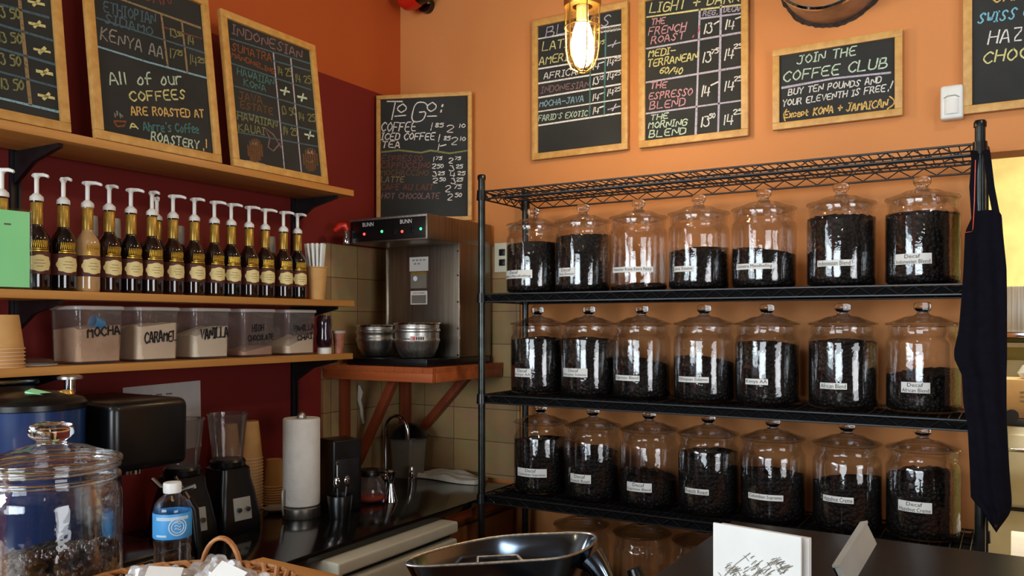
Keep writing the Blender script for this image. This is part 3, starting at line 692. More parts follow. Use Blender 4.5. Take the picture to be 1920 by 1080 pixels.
# ------------------------------------------------------------------ pendant lamp
P = on_y(1092, 60, -0.58)
zb = on_y(1092, 136, -0.58).z
t = thing('pendant_lamp', 'lit brass caged pendant lamp hanging in front of the right wall', 'lamp', (P.x, P.y, zb))
MB().lathe([(0, .012), (.016, .012), (.032, .022), (.042, .045), (.046, .07), (.047, .20), (.044, .20), (.043, .07), (.038, .046), (.030, .026), (.014, .016), (0, .016)], 40).build('glass_jar', 'lamp_glass', t)
MB().lathe([(.030, .196), (.054, .196), (.056, .205), (.056, .235), (.045, .255), (.022, .275), (.012, .30), (0, .30)], 40).build('brass_cap', 'brass', t)
cage = MB()
for k in range(6):
    a = math.pi * k / 3 + .2
    cage.tube([(r * math.cos(a), r * math.sin(a), z) for r, z in ((.052, .20), (.0525, .12), (.051, .07), (.046, .04), (.034, .014), (.012, .001))], .0024, 6)
cage.tube([(.053 * math.cos(a), .053 * math.sin(a), .135) for a in [2 * math.pi * i / 32 for i in range(32)]], .0024, 6, True)
cage.tube([(.012 * math.cos(a), .012 * math.sin(a), .001) for a in [2 * math.pi * i / 20 for i in range(20)]], .0024, 6, True)
cage.build('cage', 'brass', t)
MB().lathe([(0, .024), (.018, .027), (.030, .040), (.036, .064), (.035, .09), (.027, .125), (.018, .152), (0, .152)], 32).build('bulb', 'bulb', t)
MB().cyl((0, 0, .150), .018, .050).build('socket', 'cream', t)
MB().cyl((0, 0, .298), .006, ZT - zb - .298 - .02).build('stem', 'brass', t)
MB().cyl((0, 0, ZT - zb - .022), .055, .022).build('ceiling_rose', 'brass', t)

# ------------------------------------------------------------------ wire shelving unit
UX0, UX1, UY0, UY1 = 0.664, 2.186, -0.38, -0.075
TIERS = [2.004, 1.645, 1.293, 0.945, 0.600, 0.15]
unit = thing('wire_shelving_unit', 'black wire shelving unit with four posts along the right wall, full of jars', 'shelving', (0, 0, 0))
for x in (UX0, UX1):
    for y in (UY0, UY1):
        top = 2.046 if y == UY0 else 2.035
        p = MB().cyl((x, y, 0.012), .0125, top - .012, seg=20)
        post = p.build('post', 'post_metal', unit)
        MB().lathe([(.0125, top - .004), (.015, top - .004), (.015, top + .008), (.012, top + .013), (0, top + .014)], 20, (x, y, 0)).build('post_cap', 'black_plastic', post)
        MB().cyl((x, y, 0), .017, .014, seg=16).build('foot', 'black_plastic', post)
        sl = MB()
        for z in TIERS: sl.cyl((x, y, z - .034), .0185, .034, .0165, 16)
        sl.build('collar', 'black_plastic', post)
def wire_shelf(z):
    m = MB(); r = .0032
    X0, X1, Y0, Y1 = UX0, UX1, UY0, UY1
    for zz in (z - .004, z - .030):
        m.tube([(X0, Y0, zz), (X1, Y0, zz)], r, 6); m.tube([(X0, Y1, zz), (X1, Y1, zz)], r, 6)
        m.tube([(X0, Y0, zz), (X0, Y1, zz)], r, 6); m.tube([(X1, Y0, zz), (X1, Y1, zz)], r, 6)
    for y in (Y0, Y1):
        n = 44; m.tube([(X0 + .02 + (X1 - X0 - .04) * i / n, y, z - .006 - (.022 if i % 2 else 0)) for i in range(n + 1)], .0022, 5)
    for x in (X0, X1):
        n = 9; m.tube([(x, Y0 + .02 + (Y1 - Y0 - .04) * i / n, z - .006 - (.022 if i % 2 else 0)) for i in range(n + 1)], .0022, 5)
    o = m.build('wire_shelf', 'black_metal', unit)
    d = MB(); n = 62
    for i in range(1, n): d.tube([(X0 + (X1 - X0) * i / n, Y0, z - .002), (X0 + (X1 - X0) * i / n, Y1, z - .002)], .0017, 5)
    for k in (1, 2, 3): d.tube([(X0, Y0 + (Y1 - Y0) * k / 4, z - .008), (X1, Y0 + (Y1 - Y0) * k / 4, z - .008)], .003, 5)
    d.tube([(X0 + (X1 - X0) * i / 40, Y0 + (Y1 - Y0) * .5, z - .010 - (.02 if i % 2 else 0)) for i in range(41)], .002, 5)
    d.build('wire_deck', 'black_metal', o)
    if .9 < z < 1.9:   # black plastic liner tray lying in the three jar shelves
        ln = MB(); ln.box(((X0 + X1) / 2, (Y0 + Y1) / 2, z - .0125), (X1 - X0 - .03, Y1 - Y0 - .014, .002))
        for y in (Y0 + .007, Y1 - .007): ln.box(((X0 + X1) / 2, y, z - .0205), (X1 - X0 - .03, .0016, .018))
        ln.build('shelf_liner', 'liner', o, 0)
    return o
for z in TIERS: wire_shelf(z)

# ------------------------------------------------------------------ coffee jars
JR, JY = .097, -.225
BODY = [(0, 0), (.082, 0), (.092, .003), (.0965, .010), (.097, .030), (.097, .190), (.0958, .199), (.0915, .206), (.0885, .211), (.0905, .216), (.0885, .221), (.0908, .227), (.0908, .236), (.088, .239), (.084, .239)]
INNER = [(.083, .236), (.0835, .219), (.085, .210), (.0905, .202), (.0943, .190), (.0945, .030), (.092, .012), (.084, .006), (0, .006)]
LID = [(0, .236), (.076, .236), (.078, .240), (.096, .2415), (.098, .2445), (.096, .248), (.088, .2495), (.074, .254), (.058, .260), (.048, .265), (.043, .266), (.030, .268), (.020, .271), (.0165, .274), (0, .274)]
KNOB = [(0, .272), (.0165, .272), (.0150, .276), (.0160, .280), (.0205, .284), (.0232, .289), (.0232, .299), (.0200, .304), (.012, .3065), (0, .307)]
def jar_mesh(): return MB().lathe(BODY + INNER, 48)
proto_body = jar_mesh().build('glass_body', 'jar_glass'); proto_lid = MB().lathe(LID, 48).build('lid', 'lid_glass'); proto_knob = MB().lathe(KNOB, 8).build('knob', 'knob_glass', smooth=50)
protos = [proto_body, proto_lid, proto_knob]
proto_knob.parent = proto_lid
def beans(level, tilt, parent, r=.0937, z0=.0065, seed=0, m='beans'):
    rd = random.Random(seed); N = 56; lev = level
    ph = rd.uniform(0, 6.28)
    mb = MB(); rings = [(r * .93, z0), (r, z0 + .006)]
    def topz(rr, a):
        return lev + tilt * (rr / r) * math.cos(a - ph) + rd.uniform(-.0035, .0035) * (1 if rr > 0 else 0)
    vs, rows = [], []
    for rr, zz in rings: rows.append([(rr * math.cos(2 * math.pi * i / N), rr * math.sin(2 * math.pi * i / N), zz) for i in range(N)])
    steps = 6
    for k in range(1, steps): rows.append([(r * math.cos(2 * math.pi * i / N), r * math.sin(2 * math.pi * i / N), None) for i in range(N)])
    tops = [topz(r, 2 * math.pi * i / N) for i in range(N)]
    for k in range(1, steps):
        rows[1 + k] = [(x, y, z0 + .006 + (tops[i] - z0 - .006) * k / (steps - 1)) for i, (x, y, _) in enumerate(rows[1 + k])]
    for q in (.85, .65, .45, .22): rows.append([(r * q * math.cos(2 * math.pi * i / N), r * q * math.sin(2 * math.pi * i / N), topz(r * q, 2 * math.pi * i / N) + .012 * (1 - q)) for i in range(N)])
    fs = []; vs = [p for rw in rows for p in rw]
    for a in range(len(rows) - 1):
        for i in range(N):
            j = (i + 1) % N; fs.append((a * N + i, a * N + j, (a + 1) * N + j, (a + 1) * N + i))
    fs.append(tuple(reversed(range(N)))); vs.append((0, 0, lev + .012)); c = len(vs) - 1; b0 = (len(rows) - 1) * N
    for i in range(N): fs.append((b0 + i, b0 + (i + 1) % N, c))
    mb.add(vs, fs); o = mb.build('coffee_beans', m, parent, 60); return o
def cyl_hit(px, py, c, r):
    d = ray(px, py); ox, oy = CAM.x - c.x, CAM.y - c.y
    A = d.x ** 2 + d.y ** 2; B = 2 * (ox * d.x + oy * d.y); Cc = ox * ox + oy * oy - r * r
    D = max(B * B - 4 * A * Cc, 0.0); k = (-B - math.sqrt(D)) / (2 * A); p = CAM + d * k
    return math.atan2(p.y - c.y, p.x - c.x), p.z - c.z
def sticker(jar, text, ang, z, wid, hei, r=JR):
    rr = r + .0006; half = wid / 2 / r
    # curved paper label with thickness
    mb = MB(); n = 14
    for dr, flip in ((0, 1), (.0004, 0)):
        pass
    mb.grid(lambda u, v: ((rr + .0004) * math.cos(ang - half + 2 * half * u), (rr + .0004) * math.sin(ang - half + 2 * half * u), z - hei / 2 + hei * v), n, 1)
    mb.grid(lambda u, v: (rr * math.cos(ang + half - 2 * half * u), rr * math.sin(ang + half - 2 * half * u), z - hei / 2 + hei * v), n, 1)
    st = mb.build('label_sticker', 'paper', jar, 60)
    ls = text.split('/'); tb = MB(); nl = len(ls); lh = hei / nl
    for i, s in enumerate(ls):
        vs, fs = font_fit(s, min(wid * .92, len(s) * lh * .55), lh * .72)
        zc = z + hei / 2 - lh * (i + .5)
        tb.add([((rr + .0009) * math.cos(ang + v.x / r), (rr + .0009) * math.sin(ang + v.x / r), zc + v.y) for v in vs], fs)
    tb.build('lettering', 'ink', st, 0)
def jar(px, tier, text, lab, level, label, seed, tilt=.006, lw=None, yoff=0.0):
    z = TIERS[tier]; p = on_y(px, 600, JY + yoff); c = Vector((p.x, JY + yoff, z))
    j = thing('coffee_jar', label, 'jar', c, 0, 'glass coffee jars on the wire shelving')
    for pr in (proto_body, proto_lid): copy_tree(pr, j)
    beans(level, tilt, j, seed=seed)
    if lab:
        a0, z0 = cyl_hit(lab[0] - lab[2] / 2, lab[1], c, JR); a1, z1 = cyl_hit(lab[0] + lab[2] / 2, lab[1], c, JR)
        am, zm = cyl_hit(lab[0], lab[1], c, JR)
        wd = max(.04, (a1 - a0) * JR); hh = .0175 if '/' not in text else .029
        sticker(j, text, (a0 + a1) / 2, zm, wd, hh)
    return j
rows = [
 (1, [(1000, 'Decaf/Sumatra Mandhelling', (973, 514, 50), .176), (1093, 'Decaf/Java Estate', (1063, 510, 29), .190), (1197, 'Hawaiian Kona Extra Fancy', (1187, 505, 75), .018), (1310, 'Java Estate', (1282, 504, 35), .128),
      (1432, 'Sumatra Mandhelling', (1416, 499, 69), .110), (1577, 'Indonesian Blend', (1565, 493, 64), .200), (1729, 'Decaf/Indonesian Blend', (1713, 485, 68), .200)]),
 (2, [(1008, 'Decaf/Kenya AA', (981, 699, 30), .188), (1104, 'Decaf/Ethiopian Sidamo', (1079, 699, 45), .188), (1203, 'Espresso Blend', (1177, 709, 44), .120), (1320, 'Ethiopian Sidamo', (1301, 712, 56), .128),
      (1438, 'Kenya AA', (1419, 716, 42), .182), (1580, 'African Blend', (1563, 724, 50), .190), (1730, 'Decaf/African Blend', (1717, 727, 54), .108)]),
 (3, [(1014, 'Decaf/Colombian Supremo', (998, 887, 54), .182), (1112, 'Decaf/French Roast', (1089, 898, 38), .150), (1217, 'Decaf/Espresso Blend', (1199, 914, 46), .096), (1328, 'French Roast', (1307, 922, 44), .182),
      (1449, 'Colombian Supremo', (1436, 933, 65), .142), (1588, 'Hazelnut Creme', (1572, 937, 57), .140), (1730, 'Decaf/Hazelnut Creme', (1716, 951, 63), .170)]),
]
tname = {1: 'upper', 2: 'middle', 3: 'lower'}
sd = 1
for tier, items in rows:
    for i, (px, text, lab, lev) in enumerate(items):
        fill = 'nearly empty' if lev < .05 else 'half full' if lev < .155 else 'full'
        lbl = '%s glass coffee jar labelled %s, on the %s jar row' % (fill, text.replace('/', ' '), tname[tier])
        jar(px, tier, text, lab, lev, lbl, sd, .004 if lev > .17 else .012); sd += 1
for k, (px, lev) in enumerate(((1090, .08), (1204, .05), (1318, .10), (1432, .12))):
    jar(px, 4, '', None, lev, ORD[k] + ' glass coffee jar from the left on the dark bottom shelf, partly hidden', sd); sd += 1
for p_ in (proto_knob, proto_lid, proto_body): bpy.data.objects.remove(p_)

# ------------------------------------------------------------------ navy apron hanging from the front right post
def interp(tab, z):
    for (a, *va), (b_, *vb) in zip(tab, tab[1:]):
        if a >= z >= b_:
            k = (a - z) / (a - b_ + 1e-9); return [x + (y - x) * k for x, y in zip(va, vb)]
    return list(tab[-1][1:]) if z < tab[-1][0] else list(tab[0][1:])
AY = -.425
def ax(px, py): return on_y(px, py, AY)
tab = [(ax(1860, y).z, ax(l, y).x, ax(r, y).x) for y, l, r in ((394, 1826, 1872), (404, 1822, 1878), (432, 1809, 1880), (500, 1806, 1887), (560, 1802, 1888), (620, 1797, 1888), (655, 1789, 1888), (672, 1788, 1888), (705, 1803, 1887), (760, 1806, 1887), (800, 1814, 1888), (880, 1818, 1892), (940, 1820, 1897), (952, 1836, 1897), (968, 1846, 1890), (996, 1866, 1870))]
t = thing('apron', 'navy blue apron hanging by its neck strap from the right end of the wire shelving', 'apron', (0, 0, 0))
zt, zb_ = tab[0][0], tab[-1][0]
def cloth(u, v, off=0.0):
    z = zb_ + (zt - zb_) * v; l, r_ = interp(tab, z)
    fold = .005 * math.sin(u * 9 + 1.4 * math.sin(z * 4)) + .0015 * math.sin(u * 23 + z * 9)
    bulge = -.018 * math.sin(math.pi * u)
    return (l + (r_ - l) * u, AY + .008 + fold * min(1, (zt - z) * 6 + .15) + bulge + off, z)
ab = MB().grid(lambda u, v: cloth(u, v), 36, 60).grid(lambda u, v: (lambda p: (p[0], -.3505 + (p[1] - AY) * .6, p[2]))(cloth(u, v)), 36, 60)
# close the folded apron round its outline: side strips joining the two layers
for uu in (0.0, 1.0):
    ab.grid(lambda u, v, uu=uu: (lambda p: (p[0], p[1] + ((-.3505 + (p[1] - AY) * .6) - p[1]) * u, p[2]))(cloth(uu, v)), 4, 60)
ab.build('apron_cloth', 'navy', t)
def strap(pl, wd=.016):
    m = MB(); n = len(pl)
    m.grid(lambda u, v: (lambda i: (pl[i].x - wd / 2 + wd * u, pl[i].y, pl[i].z))(min(n - 1, int(v * (n - 1) + .5))), 1, n - 1)
    m.grid(lambda u, v: (lambda i: (pl[i].x - wd / 2 + wd * u, pl[i].y + .003, pl[i].z))(min(n - 1, int(v * (n - 1) + .5))), 1, n - 1)
    return m
s1 = [ax(x, y) for x, y in ((1828, 410), (1824, 350), (1828, 300), (1838, 277))]; s1[-1].y = -.40; s1[-1] += Vector((0, 0, 0))
s2 = [ax(x, y) for x, y in ((1868, 402), (1858, 350), (1852, 300), (1846, 277))]; s2[-1].y = -.40
loop = s1[:-1] + [Vector((UX1 - .014, -.395, s1[-1].z)), Vector((UX1 - .004, -.362, s1[-1].z + .004))]
loop2 = s2[:-1] + [Vector((UX1 + .014, -.395, s2[-1].z)), Vector((UX1 + .004, -.362, s2[-1].z + .004))]
strap(loop).build('neck_strap', 'navy', t); strap(loop2).build('neck_strap', 'navy', t)
pt = ax(1828, 330)
MB().tube([ax(1829, 300), ax(1827, 380), ax(1824, 434), ax(1810, 436)], .0012, 5).build('piping', 'amber', t)
MB().cyl((0, 0, 0), .004, .002, T=Matrix.Translation(ax(1868, 984) + Vector((0, -.012, 0))) @ Matrix.Rotation(R(90), 4, 'X')).build('snap_button', 'chrome', t)

# ------------------------------------------------------------------ left wall shelves on black standards
ZM, ZL = 1.620, 1.434
for y, w_ in ((-1.62, 'near the left edge'), (-.6236, 'near the corner')):
    t = thing('shelf_standard', 'black vertical shelf rail on the left wall, ' + w_, 'shelf rail', (0, y, 0), group='shelf rails')
    m = MB(); m.box((.003, 0, 1.56), (.006, .026, 1.02)); m.box((.009, -.010, 1.56), (.010, .006, 1.02)); m.box((.009, .010, 1.56), (.010, .006, 1.02))
    m.build('rail', 'black_metal', t)
def wall_shelf(ztop, y1, dep, th, label):
    t = thing('wall_shelf', label, 'shelf', (0, 0, ztop))
    MB().box((dep / 2 + .015, (y1 - 2.35) / 2, -th / 2), (dep - .03, y1 + 2.35, th), b=.002).build('shelf_board', 'shelf_wood', t)
    for y in (-1.62, -.6236):
        MB().prism([(.014, -th), (.215, -th), (.215, -th - .010), (.10, -th - .035), (.014, -th - .085)], -.006, .006, Matrix.Translation((0, y, 0)) @ Matrix.Rotation(R(90), 4, 'X')).build('bracket', 'black_metal', t)
    return t
wall_shelf(ZSH, -.575, .25, .022, 'top wooden wall shelf carrying the leaning chalkboards')
wall_shelf(ZM, -.572, .25, .021, 'middle wooden wall shelf carrying the syrup bottles')
wall_shelf(ZL, -.580, .25, .021, 'lower wooden wall shelf carrying clear powder tubs')

# ------------------------------------------------------------------ syrup bottles
BP = [(0, 0), (.026, 0), (.0295, .004), (.030, .010), (.030, .125), (.028, .134), (.021, .146), (.0155, .154), (.0135, .160), (.0132, .216), (.0145, .217), (.0145, .222), (0, .222)]
def arc_patch(mb, r, a0, a1, z0, z1, n=10, wav=None):
    mb.grid(lambda u, v: (r * math.cos(a0 + (a1 - a0) * u), r * math.sin(a0 + (a1 - a0) * u), z0 + (z1 - z0) * v), n, 2)
def make_bottle(body, pump=True):
    t = thing('syrup_bottle', 'x', 'bottle', (0, 0, 0))
    MB().lathe(BP, 32).build('glass_body', body, t)
    MB().lathe([(.0139, .162), (.0143, .165), (.0137, .216), (.0130, .217)], 24).build('neck_foil', 'gold', t)
    lb = MB().lathe([(.0302, .040), (.0305, .041), (.0305, .0925), (.0302, .0935)], 32).build('label_band', 'maroon', t)
    cm = MB(); n = 40; R0 = .0309
    vs = [(R0, 0, .066)] ; 
    for k in range(n):
        a = 2 * math.pi * k / n; wv = 1 + .06 * math.cos(8 * a)
        ang = .92 * wv * math.copysign(abs(math.cos(a)) ** .75, math.cos(a)); zz = .0665 + .0195 * wv * math.copysign(abs(math.sin(a)) ** .8, math.sin(a))
        vs.append((R0 * math.cos(ang), R0 * math.sin(ang), zz))
    outer = vs[1:]; vs = vs[:1]; fs = []
    for q in (.2, .4, .6, .8, 1.0):
        vs += [(R0 * math.cos(math.atan2(y, x) * q), R0 * math.sin(math.atan2(y, x) * q), .0665 + (z - .0665) * q) for x, y, z in outer]
    for k in range(n):
        k2 = (k + 1) % n; fs.append((0, 1 + k, 1 + k2))
        for r_ in range(4): fs.append((1 + r_ * n + k, 1 + (r_ + 1) * n + k, 1 + (r_ + 1) * n + k2, 1 + r_ * n + k2))
    cm.add(vs, fs); cm.build('cartouche', 'cream', lb, 60)
    im = MB()
    for zz, hw in ((.0735, .30), (.066, .42), (.059, .26)): arc_patch(im, .0312, -hw, hw, zz - .0007, zz + .0007, 8)
    im.build('fine_print', 'faint_ink', lb, 0)
    gm = MB(); rd = random.Random(3)
    arc_patch(gm, .0304, -.75, .75, .0955, .0985); arc_patch(gm, .0304, -.62, .62, .1010, .1030)
    for k in range(9):
        a = -.55 + k * .14; gm.tube([(.0303 * math.cos(a + .1 * s_), .0303 * math.sin(a + .1 * s_), .105 + .019 * q) for s_, q in ((-.5, 0), (.1, .9), (.5, .25), (.9, .5))], .0011, 5)
    gm.build('gold_script', 'bright_gold', t)
    if pump:
        pm = MB()
        pm.lathe([(0, .220), (.0155, .220), (.0158, .226), (.0148, .231), (.0110, .2345), (.0078, .238), (.0052, .2395), (.0052, .280), (0, .280)], 24)
        ob = pm.build('pump_collar', 'white_plastic', t)
        hm = MB(); L = .038
        hm.tube([(-.014, 0, .2830), (-.010, 0, .2836), (.002, 0, .2838), (.022, 0, .2830), (L - .010, 0, .2815), (L - .003, 0, .2795), (L, 0, .2765)], .006, 10, radii=[.003, .0052, .0054, .0048, .0044, .0040, .0030])
        hm.lathe([(0, .276), (.0066, .276), (.0080, .280), (.0080, .2855), (.007, .2878), (0, .2878)], 20)
        hm.build('pump_head', 'white_plastic', t)
    return t
protoB = {k: make_bottle(k) for k in ('bottle', 'bottle_dark', 'bottle_tan')}
px_b = [(3, 0), (67, 0), (118, 1), (163, 2), (206, 0), (247, 1), (284, 0), (326, 0), (365, 0), (402, 0), (433, 1), (466, 0), (497, 0), (530, 0), (557, 1)]
for i, (px, kd) in enumerate(px_b):
    kind = ('bottle', 'bottle_dark', 'bottle_tan')[kd]
    o = copy_tree(protoB[kind]); p = on_x(px, 450, .198)
    o.location = (.198 + random.uniform(-.004, .004), p.y, ZM)
    toc = math.atan2(CAM.y - p.y, CAM.x - .198)
    o.rotation_euler = (0, 0, toc * .35 + random.uniform(-.12, .14))
    tag(o, ('syrup bottle holding creamy tan syrup, white pump and cream label' if kd == 2 else 'syrup bottle with white pump, %s from the left in the front row' % ORD[i]), 'bottle', 'syrup bottles on the middle shelf')
    for c in kids(o):
        if c.name.startswith('pump_head'): c.rotation_euler = (0, 0, random.uniform(-.1, .75) - o.rotation_euler.z * .6)
# second row, against the wall
o = copy_tree(protoB['bottle_dark']); p = on_x(294, 450, .115); o.location = (.115, p.y, ZM); o.rotation_euler = (0, 0, -.5)
tag(o, 'syrup bottle with pump standing behind the seventh bottle of the front row', 'bottle', 'syrup bottles in the back row')
for k_, (px, w_) in enumerate(((171, 'tan syrup bottle'), (214, 'fifth front bottle'), (335, 'eighth front bottle'), (507, 'thirteenth front bottle'))):
    p = on_x(px, 450, .10); t = thing('capped_bottle', 'bottle with long pale cap standing in the back row behind the ' + w_, 'bottle', (.10, p.y, ZM), 0, 'syrup bottles in the back row')
    MB().lathe(BP[:7] + [(.017, .150), (.016, .156), (0, .156)], 28).build('glass_body', 'bottle_dark', t)
    MB().lathe([(.0155, .156), (.0175, .158), (.0165, .210), (.0150, .213), (0, .213)], 24).build('cap', 'grey_plastic', t)
for pb in protoB.values():
    for c in list(pb.children_recursive): bpy.data.objects.remove(c)
    bpy.data.objects.remove(pb)

# mint sign in an acrylic stand
t = thing('sign_holder', 'mint green sheet in a clear acrylic stand at the left end of the bottle shelf', 'sign', (.246, -1.712, ZM), R(-6))
MB().box((0, -.10, .095), (.0012, .196, .180)).build('green_sheet', 'green_paper', t, 0)
MB().box((.0035, -.10, .096), (.003, .204, .190), b=.0008).build('front_pane', 'acrylic', t); MB().box((-.0035, -.10, .096), (.003, .204, .190), b=.0008).build('back_pane', 'acrylic', t)
MB().box((-.028, -.10, .002), (.052, .204, .003), b=.0008).build('foot', 'acrylic', t)
fp = MB()
for k in range(5): fp.box((.0009, -.155 + k * .026, .152), (.0004, .015, .004))
fp.build('faint_print', 'faint_ink', t, 0)

# ------------------------------------------------------------------ paper cup with straws
def cup_shell(r0, r1, h, th=.0008):
    return [(0, .004), (r0 - th, .004), (r1 - th, h - .002), (r1 - th * .5, h), (r1 + .0018, h), (r1 + .0022, h - .003), (r1 - .0002, h - .005), (r0, 0), (0, 0)]
c0 = on_x(594, 560, .215)
t = thing('paper_cup', 'tall kraft paper cup full of white straws at the end of the bottle shelf', 'cup', (.215, c0.y, ZM))
MB().lathe(cup_shell(.026, .036, .112), 36).build('cup_body', 'kraft', t)
sm = MB().tube([(0, 0, 0), (0, 0, .188)], .0046, 10).build('straw', 'white_plastic')
for k in range(14):
    a = k * 2.4; rr = .019 * math.sqrt((k + .5) / 14)
    s_ = sm.copy(); COL.objects.link(s_)
    base = Vector((.215 + rr * math.cos(a) * .75, c0.y + rr * math.sin(a) * .75, ZM + .0045))
    tip = Vector((rr * math.cos(a) * 1.05 + .001, rr * math.sin(a) * 1.05 - .006, .16))
    s_.location = base; s_.rotation_euler = tip.to_track_quat('Z', 'Y').to_euler()
    tag(s_, 'white paper straw standing in the kraft cup', 'straw', 'straws in the kraft cup')
bpy.data.objects.remove(sm)

# ------------------------------------------------------------------ powder tubs
def rrect(hx, hy, r, n=5):
    P = []
    for cx, cy, a0 in ((hx - r, hy - r, 0), (-hx + r, hy - r, 90), (-hx + r, -hy + r, 180), (hx - r, -hy + r, 270)):
        P += [(cx + r * math.cos(R(a0 + 90 * k / n)), cy + r * math.sin(R(a0 + 90 * k / n))) for k in range(n + 1)]
    return P
def loft(mb, secs, caps=(True, True)):
    n = len(secs[0]); vs = [p for s_ in secs for p in s_]; fs = []
    for a in range(len(secs) - 1):
        for i in range(n): j = (i + 1) % n; fs.append((a * n + i, a * n + j, (a + 1) * n + j, (a + 1) * n + i))
    if caps[0]: fs.append(tuple(reversed(range(n))))
    if caps[1]: fs.append(tuple((len(secs) - 1) * n + i for i in range(n)))
    return mb.add(vs, fs)
TW, TD, TH = .138, .128, .150
def tub(y0, words, powder, lev, label, slope=0.0, scoop=False, wd=.0045, dark=0.0):
    t = thing('powder_tub', label, 'tub', (.165, y0 + TW / 2, ZL), 0, 'clear tubs of drink powder')
    hx, hy = TD / 2, TW / 2
    sec = lambda k, z, r=.016: [(x, y, z) for x, y in rrect(hx * k, hy * k, r)]
    m = MB(); loft(m, [sec(.90, .001), sec(.915, .004), sec(.965, TH - .012), sec(.995, TH - .010), sec(.995, TH - .004)], (True, False))
    loft(m, [sec(.975, TH - .004), sec(.945, TH - .014), sec(.885, .006)], (False, True))
    m.build('tub_body', 'tub', t)
    lm = MB(); loft(lm, [sec(1.0, TH - .009), sec(1.02, TH - .008), sec(1.02, TH - .001), sec(.98, TH + .001)], (False, True)); lm.build('lid', 'tub_lid', t)
    pm = MB(); kz = lambda z: .880 + .055 * z / TH
    n = 24
    def wallp(u, v):
        P = rrect(hx, hy, .016); i = min(len(P) - 1, int(u * len(P)) % len(P)); x, y = P[i]
        top = lev + slope * y / hy + .006 * math.sin(y * 80 + x * 50) + .010 * (1 if slope else .3) * math.cos(y * 45)
        z = .0075 + (top - .0075) * v; return (x * kz(z), y * kz(z), z)
    NP = len(rrect(hx, hy, .016)); pm.grid(wallp, NP, 4, True)
    tops = [wallp(i / NP + 1e-4, 1) for i in range(NP)]; cz = lev
    pm.add(tops + [(x * .5, y * .5, (z + cz) / 2 + .003) for x, y, z in tops] + [(0, 0, cz)],
           [(i, (i + 1) % NP, NP + (i + 1) % NP, NP + i) for i in range(NP)] + [(NP + i, NP + (i + 1) % NP, 2 * NP) for i in range(NP)])
    bt = [wallp(i / NP + 1e-4, 0) for i in range(NP)]; pm.add(bt, [tuple(reversed(range(NP)))])
    pm.build('powder', powder, t, 50)
    if scoop: MB().lathe([(0, 0), (.016, .002), (.020, .03), (.018, .03), (.014, .004), (0, .004)], 20, T=Matrix.Translation((.046, .014, lev + .003)) @ Matrix.Rotation(R(75), 4, 'X')).build('scoop', 'blue_scoop', t)
    wm = MB()
    for txt, y_a, y_b, z_a, z_b, hh in words:
        # local plane x = front face (which leans out with height)
        def warp(p): z = p[1]; return (hx * (.90 + .065 * z / TH) + .0016, p[0], z)
        letters(wm, txt, (y_a, z_a), (y_b, z_b), hh, wd, 0, .06, .35, warp)
    wm.build('marker_writing', 'ink', t, 0)
    return t
tub(-1.588, [('MOCHA', -.036, .052, .070, .078, .024)], 'powder_mocha', .098, 'clear tub with mocha written on it, full of tan powder', 0, True)
tub(-1.414, [('CARAMEL', -.046, .054, .052, .058, .030)], 'powder_cream', .104, 'clear tub with caramel written on it, full of cream powder', 0, wd=.0042)
tub(-1.233, [('VANILLA', -.044, .054, .060, .066, .030)], 'powder_van', .092, 'clear tub with vanilla written on it, full of pale powder', .010, wd=.0052)
tub(-1.055, [('HIGH', -.030, .016, .080, .084, .020), ('CHOCOLATE', -.046, .056, .050, .056, .018)], 'powder_choc', .034, 'clear tub with high chocolate written on it, little powder left', .003, wd=.0040)
tub(-.871, [('VANILLA', -.040, .052, .080, .086, .018), ('CHAI', -.022, .044, .048, .054, .018)], 'powder_cream', .058, 'clear tub with chai written on it, last in the tub row', .014, wd=.0042)

p = on_x(608, 660, .205)
t = thing('sauce_bottle', 'dark purple squeeze bottle standing upside down on its white cap beside the tubs', 'bottle', (.205, p.y, ZL))
MB().lathe([(0, 0), (.024, 0), (.025, .003), (.024, .020), (.020, .022), (0, .022)], 28).build('cap', 'white_plastic', t)
MB().lathe([(0, .021), (.018, .021), (.026, .034), (.0275, .055), (.0235, .078), (.0265, .098), (.0265, .118), (.021, .132), (0, .134)], 32).build('bottle_body', 'purple', t)
t = thing('paper_cup', 'small brown patterned paper cup at the end of the tub shelf', 'cup', (.222, -.622, ZL))
MB().lathe(cup_shell(.016, .0215, .078), 28).build('cup_body', 'stone_bowl', t)
MB().lathe([(.0215, .070), (.0235, .071), (.0235, .079), (.0215, .0795), (0, .078)], 28).build('lid', 'grey_plastic', t)
t = thing('plastic_lid', 'small dark clear dome lid lying on the shelf left of the tubs', 'lid', (.165, -1.655, ZL))
MB().lathe([(.046, 0), (.048, .003), (.044, .005), (.036, .016), (.015, .020), (0, .0205)], 32).build('dome', 'blend_glass', t); MB().lathe([(.0455, 0), (.0495, .001), (.0495, .004), (.0455, .005), (.0455, 0)], 32).build('rim', 'grey_plastic', t)

